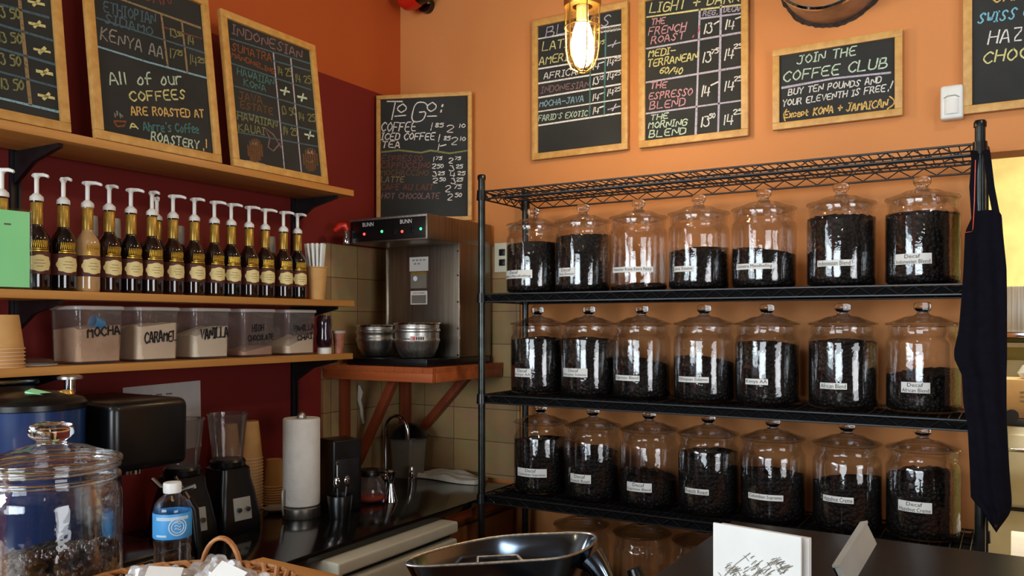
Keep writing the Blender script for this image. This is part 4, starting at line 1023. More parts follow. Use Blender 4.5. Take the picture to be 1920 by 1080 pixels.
# nested cups: each cup of a stack is a cup of its own
def cup_stack(x, y, z, n, step, h, r0, r1, inverted, where, group, mat='kraft'):
    m = MB().lathe(cup_shell(r0, r1, h), 32).build('cup_body', mat)
    rim = MB().tube([((r1 + .0012) * math.cos(2 * math.pi * i / 32), (r1 + .0012) * math.sin(2 * math.pi * i / 32), h - .0015) for i in range(32)], .0019, 6, True).build('rolled_rim', 'kraft_rim')
    for k in range(n):
        t = thing('paper_cup', '%s kraft cup from the bottom of %s' % (ORD[k], where), 'cup', (x, y, z + k * step + (h if inverted else 0)), 0, group)
        if inverted: t.rotation_euler = (math.pi, 0, 0)
        for q in (m, rim): c = q.copy(); COL.objects.link(c); c.parent = t
    bpy.data.objects.remove(m); bpy.data.objects.remove(rim)
p = on_x(8, 640, .195)
cup_stack(.195, p.y, ZL, 6, .0088, .082, .031, .0415, True, 'the upside down stack at the shelf left edge', 'upside down cups on the lower shelf')

# note pinned on the wall under the lower shelf
t = thing('paper_notice', 'white paper notice on the red wall below the tub shelf', 'notice', (0.001, -1.167, 1.245), 0)
MB().box((.001, 0, 0), (.0012, .274, .214), Matrix.Rotation(R(1.2), 3, 'X')).build('sheet', 'dim_paper', t, 0)
fm = MB()
for k in range(2):
    for j in range(4 - k): fm.box((.0020, -.09 + j * .036 + k * .01, .075 - k * .11), (.0004, .022, .005))
fm.build('faint_print', 'faint_ink', t, 0)

# ------------------------------------------------------------------ corner shelf with the brewer
ZC = 1.384
t = thing('corner_shelf', 'wooden butcher block corner shelf on diagonal braces, under the coffee brewer', 'shelf', (0, 0, 0))
bl = MB()
n = 12
for i in range(n):
    x0, x1 = .014 + (.528 - .014) * i / n, .014 + (.528 - .014) * (i + 1) / n
    bl.box(((x0 + x1) / 2, -.2485, ZC - .010), (x1 - x0 - .0012, .473, .020), b=.0012, seg=1)
bl.build('block_top', 'block_wood', t)
MB().box((.271, -.472, ZC - .036), (.510, .022, .034), b=.002).build('front_apron', 'block_wood', t)
MB().box((.517, -.240, ZC - .036), (.022, .440, .034), b=.002).build('side_apron', 'block_wood', t)
MB().box((.024, -.374, 1.165), (.020, .045, .43), b=.002).build('wall_cleat', 'brace_wood', t)
MB().box((.048, -.024, 1.165), (.045, .020, .43), b=.002).build('wall_cleat', 'brace_wood', t)
def brace(a, b, wd, th, side):
    a, b = Vector(a), Vector(b); d = b - a; L = d.length; z = d.normalized(); y = Vector(side); x = y.cross(z).normalized()
    Mx = Matrix(((x.x, y.x, z.x), (x.y, y.y, z.y), (x.z, y.z, z.z)))
    MB().box((a + b) / 2, (wd, th, L), Mx, b=.002).build('brace', 'brace_wood', t)
brace((.030, -.31, .985), (.225, -.31, 1.335), .032, .030, (0, 1, 0))
brace((.075, -.035, 1.03), (.375, -.035, 1.335), .032, .030, (0, 1, 0))

t = thing('coffee_brewer', 'stainless twin coffee brewer with black control panel on the corner shelf', 'coffee maker', (0, 0, 0))
bx0, bx1 = .120, .480
MB().box(((bx0 + bx1) / 2, -.255, ZC + .014), (.375, .415, .026), b=.004).build('warmer_base', 'black_plastic', t)
MB().box(((bx0 + bx1) / 2 + .004, -.14, (ZC + .027 + 1.842) / 2), (.352, .22, 1.842 - ZC - .027), b=.004).build('column', 'brew_steel', t)
edge = MB()
for x in (bx0 + .012, bx1 + .004): edge.box((x, -.2515, 1.625), (.004, .004, .42))
edge.build('edge_strip', 'chrome', t, 0)
sc_ = MB()
for z in (1.42, 1.52, 1.62, 1.72, 1.81): sc_.lathe([(0, -.0025), (.004, -.002), (.0045, 0), (0, 0)], 10, T=Matrix.Translation((bx1 - .006, -.2505, z)) @ Matrix.Rotation(R(-90), 4, 'X'))
sc_.build('screw', 'chrome', t)
hd = MB().box(((bx0 + bx1) / 2, -.238, (1.838 + 1.930) / 2), (bx1 - bx0, .424, .092), b=.004).build('brew_head', 'brew_steel', t)
pn = MB().box(((bx0 + bx1) / 2 - .002, -.4505, 1.882), (bx1 - bx0 - .010, .003, .076), b=.001).build('control_panel', 'black_plastic', t)
MB().box(((bx0 + bx1) / 2, -.4508, 1.9245), (bx1 - bx0, .004, .008), b=.001).build('top_trim', 'steel', t)
def front_text(txt, x, z, w_, hh, parent, m, y=-.4526):
    vs, fs = font_fit(txt, w_, hh); MB().add([(x + v.x, y, z + v.y) for v in vs], fs).build('lettering', m, parent, 0)
for px, py in ((690, 421), (761, 415)):
    q = on_y(px, py, -.4526); front_text('BUNN', q.x, q.z, .052, .015, pn, 'white_print')
for px, py, m in ((683, 439, 'led_red'), (716, 434, 'led_green'), (754, 434, 'led_red'), (789, 429, 'led_green')):
    q = on_y(px, py, -.452); MB().lathe([(0, .004), (.004, .003), (.0055, 0), (0, 0)], 14, T=Matrix.Translation(q) @ Matrix.Rotation(R(90), 4, 'X')).build('indicator_light', m, pn)
for px, py in ((664, 442), (740, 434), (773, 431)):
    q = on_y(px, py, -.4545); MB().box(q, (.010, .006, .022), b=.001).build('switch', 'black_plastic', pn)
tp = MB().lathe([(0, 0), (.012, 0), (.014, .01), (.010, .03), (.010, .05), (0, .05)], 16, (bx0 - .008, -.462, 1.838)).build('tap', 'chrome', t)
MB().tube([(bx0 - .004, -.462, 1.888), (bx0 - .010, -.470, 1.905), (bx0 - .022, -.485, 1.903), (bx0 - .035, -.500, 1.884)], .012, 12, radii=[.010, .014, .014, .009]).build('tap_handle', 'red_plastic', t)
yl = -.2512
def sticker_box(x0, y0, x1, y1, m, nm='sticker'):
    a = on_y(x0, y1, yl); b_ = on_y(x1, y0, yl)
    return MB().box(((a.x + b_.x) / 2, yl, (a.z + b_.z) / 2), (b_.x - a.x, .0012, b_.z - a.z)).build(nm, m, t, 0), (a.x + b_.x) / 2, (a.z + b_.z) / 2, b_.x - a.x, b_.z - a.z
s1_, cx, cz, ww, hh = sticker_box(768, 481, 803, 509, 'dim_paper')
lm = MB()
for k in range(4): lm.box((cx - ww * .28 + k * ww * .19, yl - .0009, cz + hh * .28), (ww * .12, .0006, .005))
for k in range(2): lm.box((cx - ww * .2 + k * ww * .2, yl - .0009, cz + hh * .02), (ww * .12, .0006, .005))
lm.build('print', 'faint_ink', s1_, 0)
s2_, cx, cz, ww, hh = sticker_box(770, 509, 800, 541, 'bin_grey')
MB().box((cx, yl - .0008, cz + hh * .43), (ww * .94, .0006, hh * .14)).build('yellow_stripe', 'gold', s2_, 0)
MB().cyl((0, 0, 0), .010, .0008, T=Matrix.Translation((cx - ww * .2, yl - .0006, cz + .006)) @ Matrix.Rotation(R(90), 4, 'X')).build('round_symbol', 'white_print', s2_)
s3_, cx, cz, ww, hh = sticker_box(770, 545, 801, 571, 'dim_paper')
MB().box((cx, yl - .0008, cz - hh * .12), (ww * .88, .0006, hh * .62)).build('dark_panel', 'bin_grey', s3_, 0)
front_text('CAUTION', cx, cz + hh * .34, ww * .7, hh * .13, s3_, 'ink', yl - .0012)

def pot(px, yy, r, hh, label):
    p = on_y(px, 640, yy); t = thing('steel_funnel', label, 'pot', (p.x, yy, ZC + .027), 0, 'steel brew funnels')
    MB().lathe([(0, .002), (r * .62, .002), (r * .70, .006), (r * .88, .036), (r * .95, .058), (r * .985, .064), (r * .985, .070), (r * .95, .074), (r * .96, hh - .030), (r * 1.0, hh - .026), (r * 1.0, hh - .020), (r * .95, hh - .016), (r * .955, hh - .004), (r * .94, hh - .002), (r * .90, hh - .03), (r * .80, .05), (r * .62, .010), (0, .008)], 48).build('bowl', 'steel', t)
    MB().lathe([(r * .93, hh - .004), (r, hh - .002), (r * 1.02, hh + .002), (r * 1.0, hh + .005), (r * .93, hh + .002), (r * .93, hh - .004)], 48).build('rim', 'chrome', t)
    return t, p
t, p = pot(703, -.345, .074, .118, 'narrower steel brew funnel, left of the pair on the brewer base')
t, p = pot(782, -.365, .086, .126, 'wider steel brew funnel, right of the pair on the brewer base')
a_c = math.atan2(CAM.y - p.y, CAM.x - p.x)
lab = MB(); arc_patch(lab, .0862, a_c - .30, a_c + .36, .066, .082); lb = lab.build('label_sticker', 'dim_paper', t)
lab = MB(); arc_patch(lab, .0867, a_c - .24, a_c - .08, .068, .080); lab.build('red_print', 'red_plastic', lb)
lab = MB()
for k in range(4): arc_patch(lab, .0867, a_c - .04 + k * .09, a_c + .015 + k * .09, .069, .079, 4)
lab.build('dark_print', 'ink', lb)

# ------------------------------------------------------------------ back counter along the left wall
ZW = .92
WX = .640
struct_w = tag(MB().box((WX / 2 + .002, -1.24, ZW - .0125), (WX - .004, 2.30, .025), b=.003).build('worktop', 'black_top'), 'glossy black worktop running along the left wall into the corner', 'worktop')
t = thing('base_cabinet', 'wooden base cabinet under the black worktop, left of the white fridge', 'cabinet', (0, 0, 0))
MB().box((.29, -1.78, .45), (.56, 1.20, .89)).build('carcass', 'cab_wood', t, 0)
fr = MB()
for y in (-2.36, -1.76, -1.19): fr.box((.582, y, .45), (.022, .05, .89), b=.002)
for z in (.872, .10): fr.box((.582, -1.775, z), (.022, 1.13, .040), b=.002)
fr.build('face_frame', 'counter_wood', t)
for y in (-2.06, -1.475): MB().box((.590, y, .48), (.018, .52, .70), b=.004).build('door', 'cab_wood', t)
t = thing('corner_cabinet', 'dark wooden cabinet under the worktop between fridge and wire shelving', 'cabinet', (0, 0, 0))
MB().box((.29, -.27, .45), (.56, .50, .89)).build('carcass', 'cab_wood', t, 0)
MB().box((.600, -.27, .873), (.030, .52, .038), b=.003).build('wood_edge', 'brace_wood', t)
MB().box((.582, -.27, .43), (.018, .46, .78), b=.004).build('door', 'cab_wood', t)
t = thing('undercounter_fridge', 'white undercounter fridge projecting from beneath the black worktop', 'fridge', (0, 0, 0))
fy0, fy1, fx = -1.135, -.575, .700
MB().box((.33, (fy0 + fy1) / 2, .43), (.58, fy1 - fy0, .84), b=.006).build('cabinet_body', 'enamel', t)
MB().box((.350, (fy0 + fy1) / 2, .872), (.695, fy1 - fy0 + .008, .036), b=.007, seg=3).build('top_panel', 'enamel', t)
MB().box((fx - .034, (fy0 + fy1) / 2, .4235), (.064, fy1 - fy0, .825), b=.010, seg=3).build('door', 'enamel', t)
MB().box((.62, (fy0 + fy1) / 2, .846), (.10, fy1 - fy0 - .010, .018)).build('door_gasket', 'ink', t, 0)

# blue barrel, black espresso machine and tamper
p = on_x(78, 800, .33)
t = thing('water_barrel', 'blue cylindrical container with cluttered dark lid at the left edge behind the glass jar', 'container', (.33, p.y - .02, ZW))
MB().lathe([(0, 0), (.098, 0), (.104, .006), (.106, .03), (.108, .40), (.109, .425), (0, .425)], 48).build('barrel_body', 'blue', t)
MB().lathe([(.109, .424), (.1125, .426), (.1125, .438), (.104, .448), (.06, .462), (.02, .466), (0, .466)], 48).build('lid', 'black_plastic', t)
tg = MB().box((.048, -.012, .4625), (.05, .03, .004), Matrix.Rotation(R(16), 3, 'Y') @ Matrix.Rotation(R(35), 3, 'Z')).build('green_tag', 'green_paper', t, 0)
MB().lathe([(0, 0), (.018, 0), (.020, .004), (.016, .012), (0, .014)], 20, (.045, .050, .452)).build('latch_knob', 'brass', t)
p = on_x(60, 730, .20)
t = thing('steel_tray', 'dark steel tray lying behind the blue container', 'tray', (.105, -1.765, ZW))
MB().box((0, 0, .235), (.17, .20, .47), b=.006).build('stand_box', 'black_plastic', t); MB().box((0, 0, .478), (.18, .21, .014), b=.004).build('tray_plate', 'dark_steel', t)

EY = -1.535
t = thing('espresso_machine', 'large black machine with rounded overhanging head on the back counter', 'coffee machine', (.30, EY, ZW))
def rbox(mb, x0, x1, y0, y1, z0, z1, r):
    bm = bmesh.new(); bmesh.ops.create_cube(bm, size=1)
    for v in bm.verts: v.co = Vector(((x0 + x1) / 2 + v.co.x * (x1 - x0), (y0 + y1) / 2 + v.co.y * (y1 - y0), (z0 + z1) / 2 + v.co.z * (z1 - z0)))
    bmesh.ops.bevel(bm, geom=list(bm.edges), offset=r, segments=4, affect='EDGES', profile=.5)
    bm.verts.index_update(); mb.add([v.co.copy() for v in bm.verts], [[v.index for v in f.verts] for f in bm.faces]); bm.free(); return mb
rbox(MB(), -.16, .15, -.100, .115, .262, .432, .022).build('head_housing', 'black_plastic', t)
rbox(MB(), -.16, .00, -.095, .03, .02, .275, .012).build('back_column', 'black_plastic', t)
rbox(MB(), -.17, .16, -.10, .115, .0, .045, .010).build('drip_base', 'black_plastic', t)
MB().cyl((.04, .02, .240), .026, .026).build('group_head', 'chrome', t)
MB().box((.07, .02, .049), (.15, .20, .006), b=.001).build('drip_grate', 'dark_steel', t)
tb = MB().tube([(.13, .02, .235), (.15, .03, .215), (.19, .06, .205), (.215, .08, .215)], .006, 8).build('steam_wand', 'chrome', t)
MB().lathe([(0, .0), (.013, 0), (.015, .010), (.011, .018), (0, .018)], 16, T=Matrix.Translation((.09, .113, .33)) @ Matrix.Rotation(R(-90), 4, 'X')).build('side_knob', 'black_plastic', t)
p = on_x(165, 735, .30)
t = thing('tamper', 'chrome tamper standing on its handle on top of the black machine', 'tamper', (.255, EY - .085, ZW + .432))
MB().lathe([(0, 0), (.013, 0), (.014, .004), (.012, .03), (.013, .050), (0, .050)], 24).build('handle', 'chrome', t); MB().lathe([(0, .050), (.029, .050), (.029, .056), (.020, .060), (0, .060)], 32).build('foot_disc', 'steel', t)

# portafilter-like brush handle beside the bottle
t = thing('hand_whisk', 'black and chrome brush handle leaning beside the water bottle', 'utensil', (0, 0, 0))
a, b_ = on_x(327, 893, .42), on_x(352, 935, .42)
MB().tube([a, a * .4 + b_ * .6, b_], .006, 10, radii=[.005, .006, .008]).build('chrome_shaft', 'chrome', t)
MB().tube([b_, b_ + Vector((.01, .012, -.03)), Vector((b_.x + .02, b_.y + .02, ZW + .002))], .011, 10, radii=[.010, .012, .011]).build('black_grip', 'black_plastic', t)

# blenders
def blender(x, y, label, rz, lidless=True):
    t = thing('blender', label, 'blender', (x, y, ZW), rz, 'blenders on the back counter')
    sec = lambda hx, hy, z, r=.02: [(a_, c_, z) for a_, c_ in rrect(hx, hy, r)]
    m = MB(); loft(m, [sec(.076, .070, 0), sec(.078, .072, .006), sec(.075, .070, .05), sec(.062, .060, .12), sec(.054, .052, .155), sec(.052, .050, .185), sec(.044, .043, .192)]); bs = m.build('motor_base', 'black_plastic', t)
    sl = Matrix.Rotation(R(-9), 3, 'Y')
    pn = MB().box((.0735, 0, .070), (.004, .058, .066), sl, b=.001).build('control_plate', 'grey_plastic', t)
    vs, fs = font_fit('Blend', .034, .008); MB().add([(.0797 - (v.y + .022) * .158, v.x, .070 + .022 + v.y) for v in vs], fs).build('print', 'ink', pn, 0) if False else None
    kn = MB()
    for y_ in (-.015, .015): kn.cyl((0, 0, 0), .007, .010, T=Matrix.Translation((.074, y_, .068)) @ Matrix.Rotation(R(90), 4, 'Y'), seg=14)
    kn.build('switch', 'dark_steel', pn)
    MB().box((.0770, 0, .050), (.003, .040, .016), sl).build('dark_panel', 'bin_grey', pn, 0)
    j = MB(); N = 40
    def rr(a_, r): return r * (1 + .03 * math.cos(4 * a_))
    j.grid(lambda u, v: (rr(u * 6.2832, .043 + .016 * v) * math.cos(u * 6.2832), rr(u * 6.2832, .043 + .016 * v) * math.sin(u * 6.2832), .192 + .155 * v), N, 8, True)
    j.grid(lambda u, v: (rr(u * 6.2832, .040 + .0165 * v) * math.cos(u * 6.2832), rr(u * 6.2832, .040 + .0165 * v) * math.sin(u * 6.2832), .196 + .151 * v), N, 8, True)
    j.lathe([(.0565, .347), (.060, .3485), (.061, .344)], 40)
    j.build('jug', 'blend_glass', t)
    MB().lathe([(.040, .190), (.051, .191), (.052, .205), (.047, .212), (0, .205)], 32).build('jug_collar', 'black_plastic', t)
    MB().tube([(-.054, .012, .325), (-.085, .02, .318), (-.092, .02, .285), (-.085, .02, .245), (-.046, .01, .228)], .007, 10).build('jug_handle', 'blend_glass', t)
blender(.225, -1.110, 'blender with smoky jug beside the tall paper cup stack', R(-6))
blender(.230, -1.275, 'blender nearest the black machine, partly hidden by the water bottle', R(-6))

cup_stack(.068, -.885, ZW, 17, .0105, .125, .028, .0405, True, 'the tall upside down stack beside the blender', 'cups in the tall counter stack')
cup_stack(.064, -.972, ZW, 17, .0105, .125, .028, .0405, True, 'the tall stack half hidden behind the blender', 'cups in the half hidden stack')
cup_stack(.075, -.785, ZW, 8, .0085, .092, .027, .0375, True, 'the short stack beside the paper towels', 'cups in the short counter stack')
t = thing('lid_saucer', 'small pale saucer lying on the worktop before the cup stacks', 'saucer', (.175, -.865, ZW))
MB().lathe([(0, .002), (.03, .002), (.045, .010), (.046, .0115), (.030, .005), (0, .005)], 28).build('saucer_dish', 'grey_plastic', t)

# paper towel on its holder
t = thing('paper_towel_holder', 'steel paper towel holder with a full white roll on the worktop', 'paper towel holder', (.300, -.880, ZW))
MB().lathe([(0, 0), (.058, 0), (.060, .003), (.060, .032), (.055, .036), (0, .036)], 48).build('base', 'steel', t)
MB().lathe([(.008, .036), (.008, .310), (.013, .312), (.015, .320), (.012, .330), (.005, .336), (0, .337)], 24).build('post', 'steel', t)
MB().tube([(-.012, -.066, .015), (-.012, -.069, .03), (-.012, -.069, .090), (-.012, -.066, .095)], .0035, 8).build('tension_arm', 'steel', t)
MB().lathe([(.019, .040), (.056, .040), (.0585, .043), (.0585, .312), (.056, .316), (.019, .316), (.019, .040)], 48).build('towel_roll', 'towel_paper', t)
# black dispenser and the spoon cup
t = thing('napkin_dispenser', 'tall black box dispenser standing right of the paper towel roll', 'dispenser', (.330, -.735, ZW), R(-18))
MB().box((0, 0, .118), (.105, .105, .236), b=.006, seg=3).build('box_body', 'black_plastic', t); MB().box((.054, 0, .10), (.004, .085, .15), b=.001).build('front_plate', 'black_metal', t)
p = on_z(637, 972, ZW)
t = thing('spoon_cup', 'short black cup holding steel spoons in front of the black dispenser', 'cup', (p.x, p.y, ZW))
MB().lathe([(0, .003), (.030, .003), (.036, .075), (.038, .075), (.0395, .072), (.033, 0), (0, 0)], 32).build('cup_body', 'black_plastic', t)
def spoon(i, dx, dy, ang, label):
    t_ = thing('teaspoon', label, 'spoon', (p.x + dx, p.y + dy, ZW + .005), ang, 'spoons in the black cup')
    MB().tube([(0, 0, 0), (.004, 0, .05), (.012, 0, .098)], .003, 8, radii=[.0035, .0025, .0022]).build('handle', 'steel', t_)
    bw = MB(); bw.lathe([(0, -.018), (.006, -.015), (.0105, -.004), (.0105, .006), (.007, .015), (0, .019)], 16, T=Matrix.Translation((.016, 0, .114)) @ Matrix.Diagonal((.35, 1, 1, 1))); bw.build('bowl', 'chrome', t_)
spoon(0, .006, -.014, R(-60), 'left steel teaspoon standing in the black cup'); spoon(1, .008, .012, R(-10), 'right steel teaspoon standing in the black cup')
t = thing('long_spoon', 'long thin bar spoon standing upright in the black cup', 'spoon', (p.x - .012, p.y + .002, ZW + .005))
MB().tube([(0, 0, 0), (0, 0, .165)], .0024, 8).build('shaft', 'steel', t); MB().lathe([(0, .160), (.004, .164), (.005, .172), (0, .178)], 12).build('knob', 'chrome', t)

# sink corner
t = thing('kitchen_faucet', 'chrome gooseneck faucet in the corner of the worktop', 'faucet', (.120, -.245, ZW))
MB().cyl((0, 0, 0), .022, .020, b=.004).build('base', 'chrome', t)
gp = [(0, 0, .018), (0, 0, .20)] + [(.055 - .055 * math.cos(R(a_)), 0, .20 + .055 * math.sin(R(a_))) for a_ in range(15, 181, 15)] + [(.111, 0, .165)]
MB().tube(gp, .0075, 14).build('spout', 'chrome', t)
for dx, dy in ((.03, -.085), (.115, .02)):
    MB().lathe([(0, 0), (.014, 0), (.014, .012), (.009, .018), (.011, .040), (.007, .058), (0, .060)], 20, (dx, dy, 0)).build('handle', 'chrome', t)
t = thing('bar_jigger', 'hourglass steel jigger standing on the worktop before the faucet', 'jigger', (.405, -.560, ZW))
MB().lathe([(0, .002), (.021, .002), (.024, 0), (.0235, .004), (.008, .062), (.008, .068), (.020, .104), (.0215, .106), (.0195, .104), (.005, .070), (0, .070)], 32).build('steel_body', 'chrome', t)
t = thing('coffee_carafe', 'glass coffee carafe with orange handle on the worktop under the corner shelf', 'carafe', (.330, -.585, ZW))
MB().lathe([(0, .002), (.050, .002), (.058, .010), (.062, .030), (.052, .065), (.036, .090), (.036, .098), (.033, .098), (.033, .088), (.049, .063), (.058, .030), (.052, .010), (0, .006)], 40).build('glass_bowl', 'blend_glass', t)
MB().lathe([(.036, .088), (.039, .089), (.040, .104), (.036, .110), (.0, .108)], 32).build('collar', 'black_plastic', t)
MB().lathe([(0, .0065), (.050, .0065), (.0565, .012), (.0575, .024), (0, .026)], 32).build('tea_rest', 'amber', t)
MB().tube([(.030, .025, .100), (.052, .046, .102), (.062, .056, .080), (.060, .054, .045), (.048, .043, .028)], .006, 10).build('handle', 'black_plastic', t)
t = thing('grey_bin', 'grey square bin standing in the corner behind the faucet', 'bin', (.160, -.150, ZW))
m = MB(); loft(m, [[(x, y, z) for x, y in rrect(hx, hx, .012)] for hx, z in ((.046, 0), (.048, .004), (.055, .150), (.058, .152), (.058, .158), (.053, .158))], (True, False)); loft(m, [[(x, y, z) for x, y in rrect(hx, hx, .012)] for hx, z in ((.053, .158), (.045, .01))], (False, True)); m.build('bin_body', 'bin_grey', t)
t = thing('black_colander', 'black bowl turned upside down over the grey bin', 'bowl', (.162, -.150, ZW + .159))
MB().lathe([(.084, 0), (.086, .003), (.080, .006), (.066, .030), (.044, .050), (.020, .057), (0, .058)], 40).build('bowl_shell', 'black_plastic', t); MB().lathe([(.0845, .0005), (.0865, .002), (.0865, .006), (.0845, .007), (.0825, .004), (.0845, .0005)], 40).build('rim', 'black_metal', t)
t = thing('dish_towel', 'white folded cotton towel lying on the worktop against the tiles', 'towel', (.330, -.105, ZW))
def tw(u, v, up):
    x = -.16 + .32 * u; y = -.055 + .11 * v
    hgt = .010 + .022 * math.exp(-((u - .55) / .33) ** 2) * (.5 + .5 * v) + .004 * math.sin(u * 14 + v * 5) + .003 * math.sin(v * 17)
    return (x + .01 * math.sin(v * 5), y + .012 * math.sin(u * 6), hgt if up else .001)
m = MB(); m.grid(lambda u, v: tw(u, v, 1), 30, 14); m.grid(lambda u, v: tw(1 - u, v, 0), 30, 14)
for e in (0, 1):
    m.grid(lambda u, v: tuple(Vector(tw(e, u, 1)) * v + Vector(tw(e, u, 0)) * (1 - v)), 14, 1); m.grid(lambda u, v: tuple(Vector(tw(u, e, 1)) * v + Vector(tw(u, e, 0)) * (1 - v)), 30, 1)
m.build('towel_cloth', 'cloth', t, 70)
hk = on_x(668, 722, .012)
t = thing('hanging_brush', 'white looped cord with grey strip hanging on the tiles under the corner shelf', 'cord', (.012, hk.y, hk.z))
MB().cyl((0, 0, -.004), .005, .016, T=Matrix.Rotation(R(90), 4, 'Y')).build('hook', 'chrome', t)
MB().tube([(.014, 0, 0), (.012, .010, -.03), (.010, .006, -.06), (.012, .016, -.09), (.010, .022, -.12), (.009, .034, -.155)], .007, 8, radii=[.004, .012, .008, .007, .008, .006]).build('cord_loop', 'cloth', t)

# ------------------------------------------------------------------ customer side counters
t = thing('service_counter', 'orange wooden counter top in the left foreground', 'counter', (0, 0, 0))
MB().prism([(.74, -2.9), (1.48, -2.9), (1.48, -1.86), (1.29, -1.86), (1.29, -1.737), (1.05, -1.725), (1.03, -1.93), (.74, -2.0)], 1.06, 1.10).build('counter_top', 'counter_wood', t, 0)
MB().box((1.02, -2.44, .53), (.46, .86, 1.06)).build('counter_body', 'cab_wood', t, 0)
t = thing('granite_counter', 'dark speckled granite counter in the right foreground', 'counter', (0, 0, 0))
MB().box((2.56, -1.48, 1.03), (1.80, 1.42, .04), b=.005).build('stone_top', 'granite', t)
MB().box((2.60, -1.52, .505), (1.66, 1.22, 1.01)).build('counter_body', 'cab_wood', t, 0)
t = thing('scale_stand', 'low dark stand under the scale between the counters', 'stand', (1.47, -1.62, 0))
MB().box((0, 0, .46), (.30, .36, .92), b=.004).build('stand_body', 'cab_wood', t); MB().box((0, 0, .928), (.34, .40, .016), b=.003).build('stand_top', 'black_top', t)

# scale with its steel scoop
t = thing('weighing_scale', 'black counter scale below the steel scoop pan', 'scale', (1.47, -1.62, .936))
MB().box((0, 0, .055), (.26, .24, .11), b=.012, seg=3).build('scale_body', 'black_plastic', t); MB().box((0, 0, .128), (.22, .20, .012), b=.004).build('platform', 'steel', t); MB().cyl((0, 0, .109), .03, .014).build('load_post', 'dark_steel', t)
zr = 1.150
rim_px = [(752, 1056), (800, 1036), (880, 1016), (945, 1005), (1030, 1001), (1104, 999), (1122, 1008), (1108, 1027), (1060, 1048), (960, 1054), (850, 1060), (775, 1064)]
rp_ = [on_z(x, y, zr) for x, y in rim_px]
for _ in range(2): rp_ = [q for a_, b_ in zip(rp_, rp_[1:] + rp_[:1]) for q in (a_ * .75 + b_ * .25, a_ * .25 + b_ * .75)]
cen = sum(rp_, Vector()) / len(rp_); far = max(rp_, key=lambda q: q.x); near = min(rp_, key=lambda q: q.x)
d_ = far - near; half = d_.length / 2; ang = math.atan2(d_.y, d_.x)
t = thing('scoop_pan', 'large dark steel scoop pan with pouring lip on the scale, bottom centre', 'pan', (cen.x, cen.y, 1.070), ang)
RI = Matrix.Rotation(-ang, 3, 'Z'); loc_ = [RI @ (q - cen) for q in rp_]; NR = len(loc_)
def pan(u, v, ins=0.0):
    q = loc_[int(round(u * NR)) % NR]; k = .76 + .24 * v ** .9 - ins * (6 if v < 1 else 2)
    return (q.x * k, q.y * k, .002 + ins * .3 + .078 * v)
m = MB(); m.grid(lambda u, v: pan(u, v), NR, 8, True); m.grid(lambda u, v: pan(1 - u, v, .004), NR, 8, True)
ro = [pan(i / NR, 0) for i in range(NR)]; m.add(ro, [tuple(range(NR))]); ri = [pan(i / NR, 0, .004) for i in range(NR)]; m.add(ri, [tuple(range(NR))])
m.build('pan_shell', 'dark_steel', t)
MB().tube([pan(i / NR, 1.0, .002) for i in range(NR)], .0024, 8, True).build('rolled_rim', 'steel', t)
MB().tube([(-.06, -.035, .020), (-.05, .030, .060), (.02, .030, .060), (.055, -.040, .030)], .003, 8).build('divider_wire', 'steel', t)
MB().tube([(half * .99, -.004, .060), (half * 1.06, -.012, .048), (half * 1.15, -.022, .026), (half * 1.23, -.030, .012)], .02, 14, radii=[.026, .022, .016, .009]).build('spout_handle', 'dark_steel', t)
q = on_z(1204, 1062, 1.11)
t = thing('coffee_scoop', 'black rounded scoop handle end right of the steel pan', 'scoop', (q.x, q.y, .936))
MB().tube([(0, 0, 0), (0, 0, .10), (-.004, 0, .14), (-.016, .0, .168)], .018, 14, radii=[.030, .020, .017, .013]).build('grip', 'black_plastic', t)

# register terminal and cards
t = thing('card_terminal', 'dark terminal with a tilted silver edged screen on the granite counter', 'terminal', (0, 0, 0))
A = on_y(1627, 1006, -1.30); B = on_y(1583, 1078, -1.42)
MB().box((1.955, -1.40, 1.060), (.17, .16, .018), b=.004).build('base', 'black_plastic', t)
d = (A - B); d.normalize(); side = Vector((.25, .97, 0)).normalized(); nn = d.cross(side).normalized(); side = nn.cross(d)
Mx = Matrix(((d.x, side.x, nn.x), (d.y, side.y, nn.y), (d.z, side.z, nn.z)))
MB().box((A + B) / 2, ((A - B).length + .02, .040, .010), Mx, b=.002).build('screen_back', 'grey_plastic', t)
MB().box((A + B) / 2 - nn * -.007, ((A - B).length + .015, .034, .004), Mx).build('screen_glass', 'black_top', t)
MB().box((A + B) / 2 - side * .0215, ((A - B).length + .022, .004, .013), Mx).build('silver_edge', 'grey_plastic', t)
ZG = 1.05
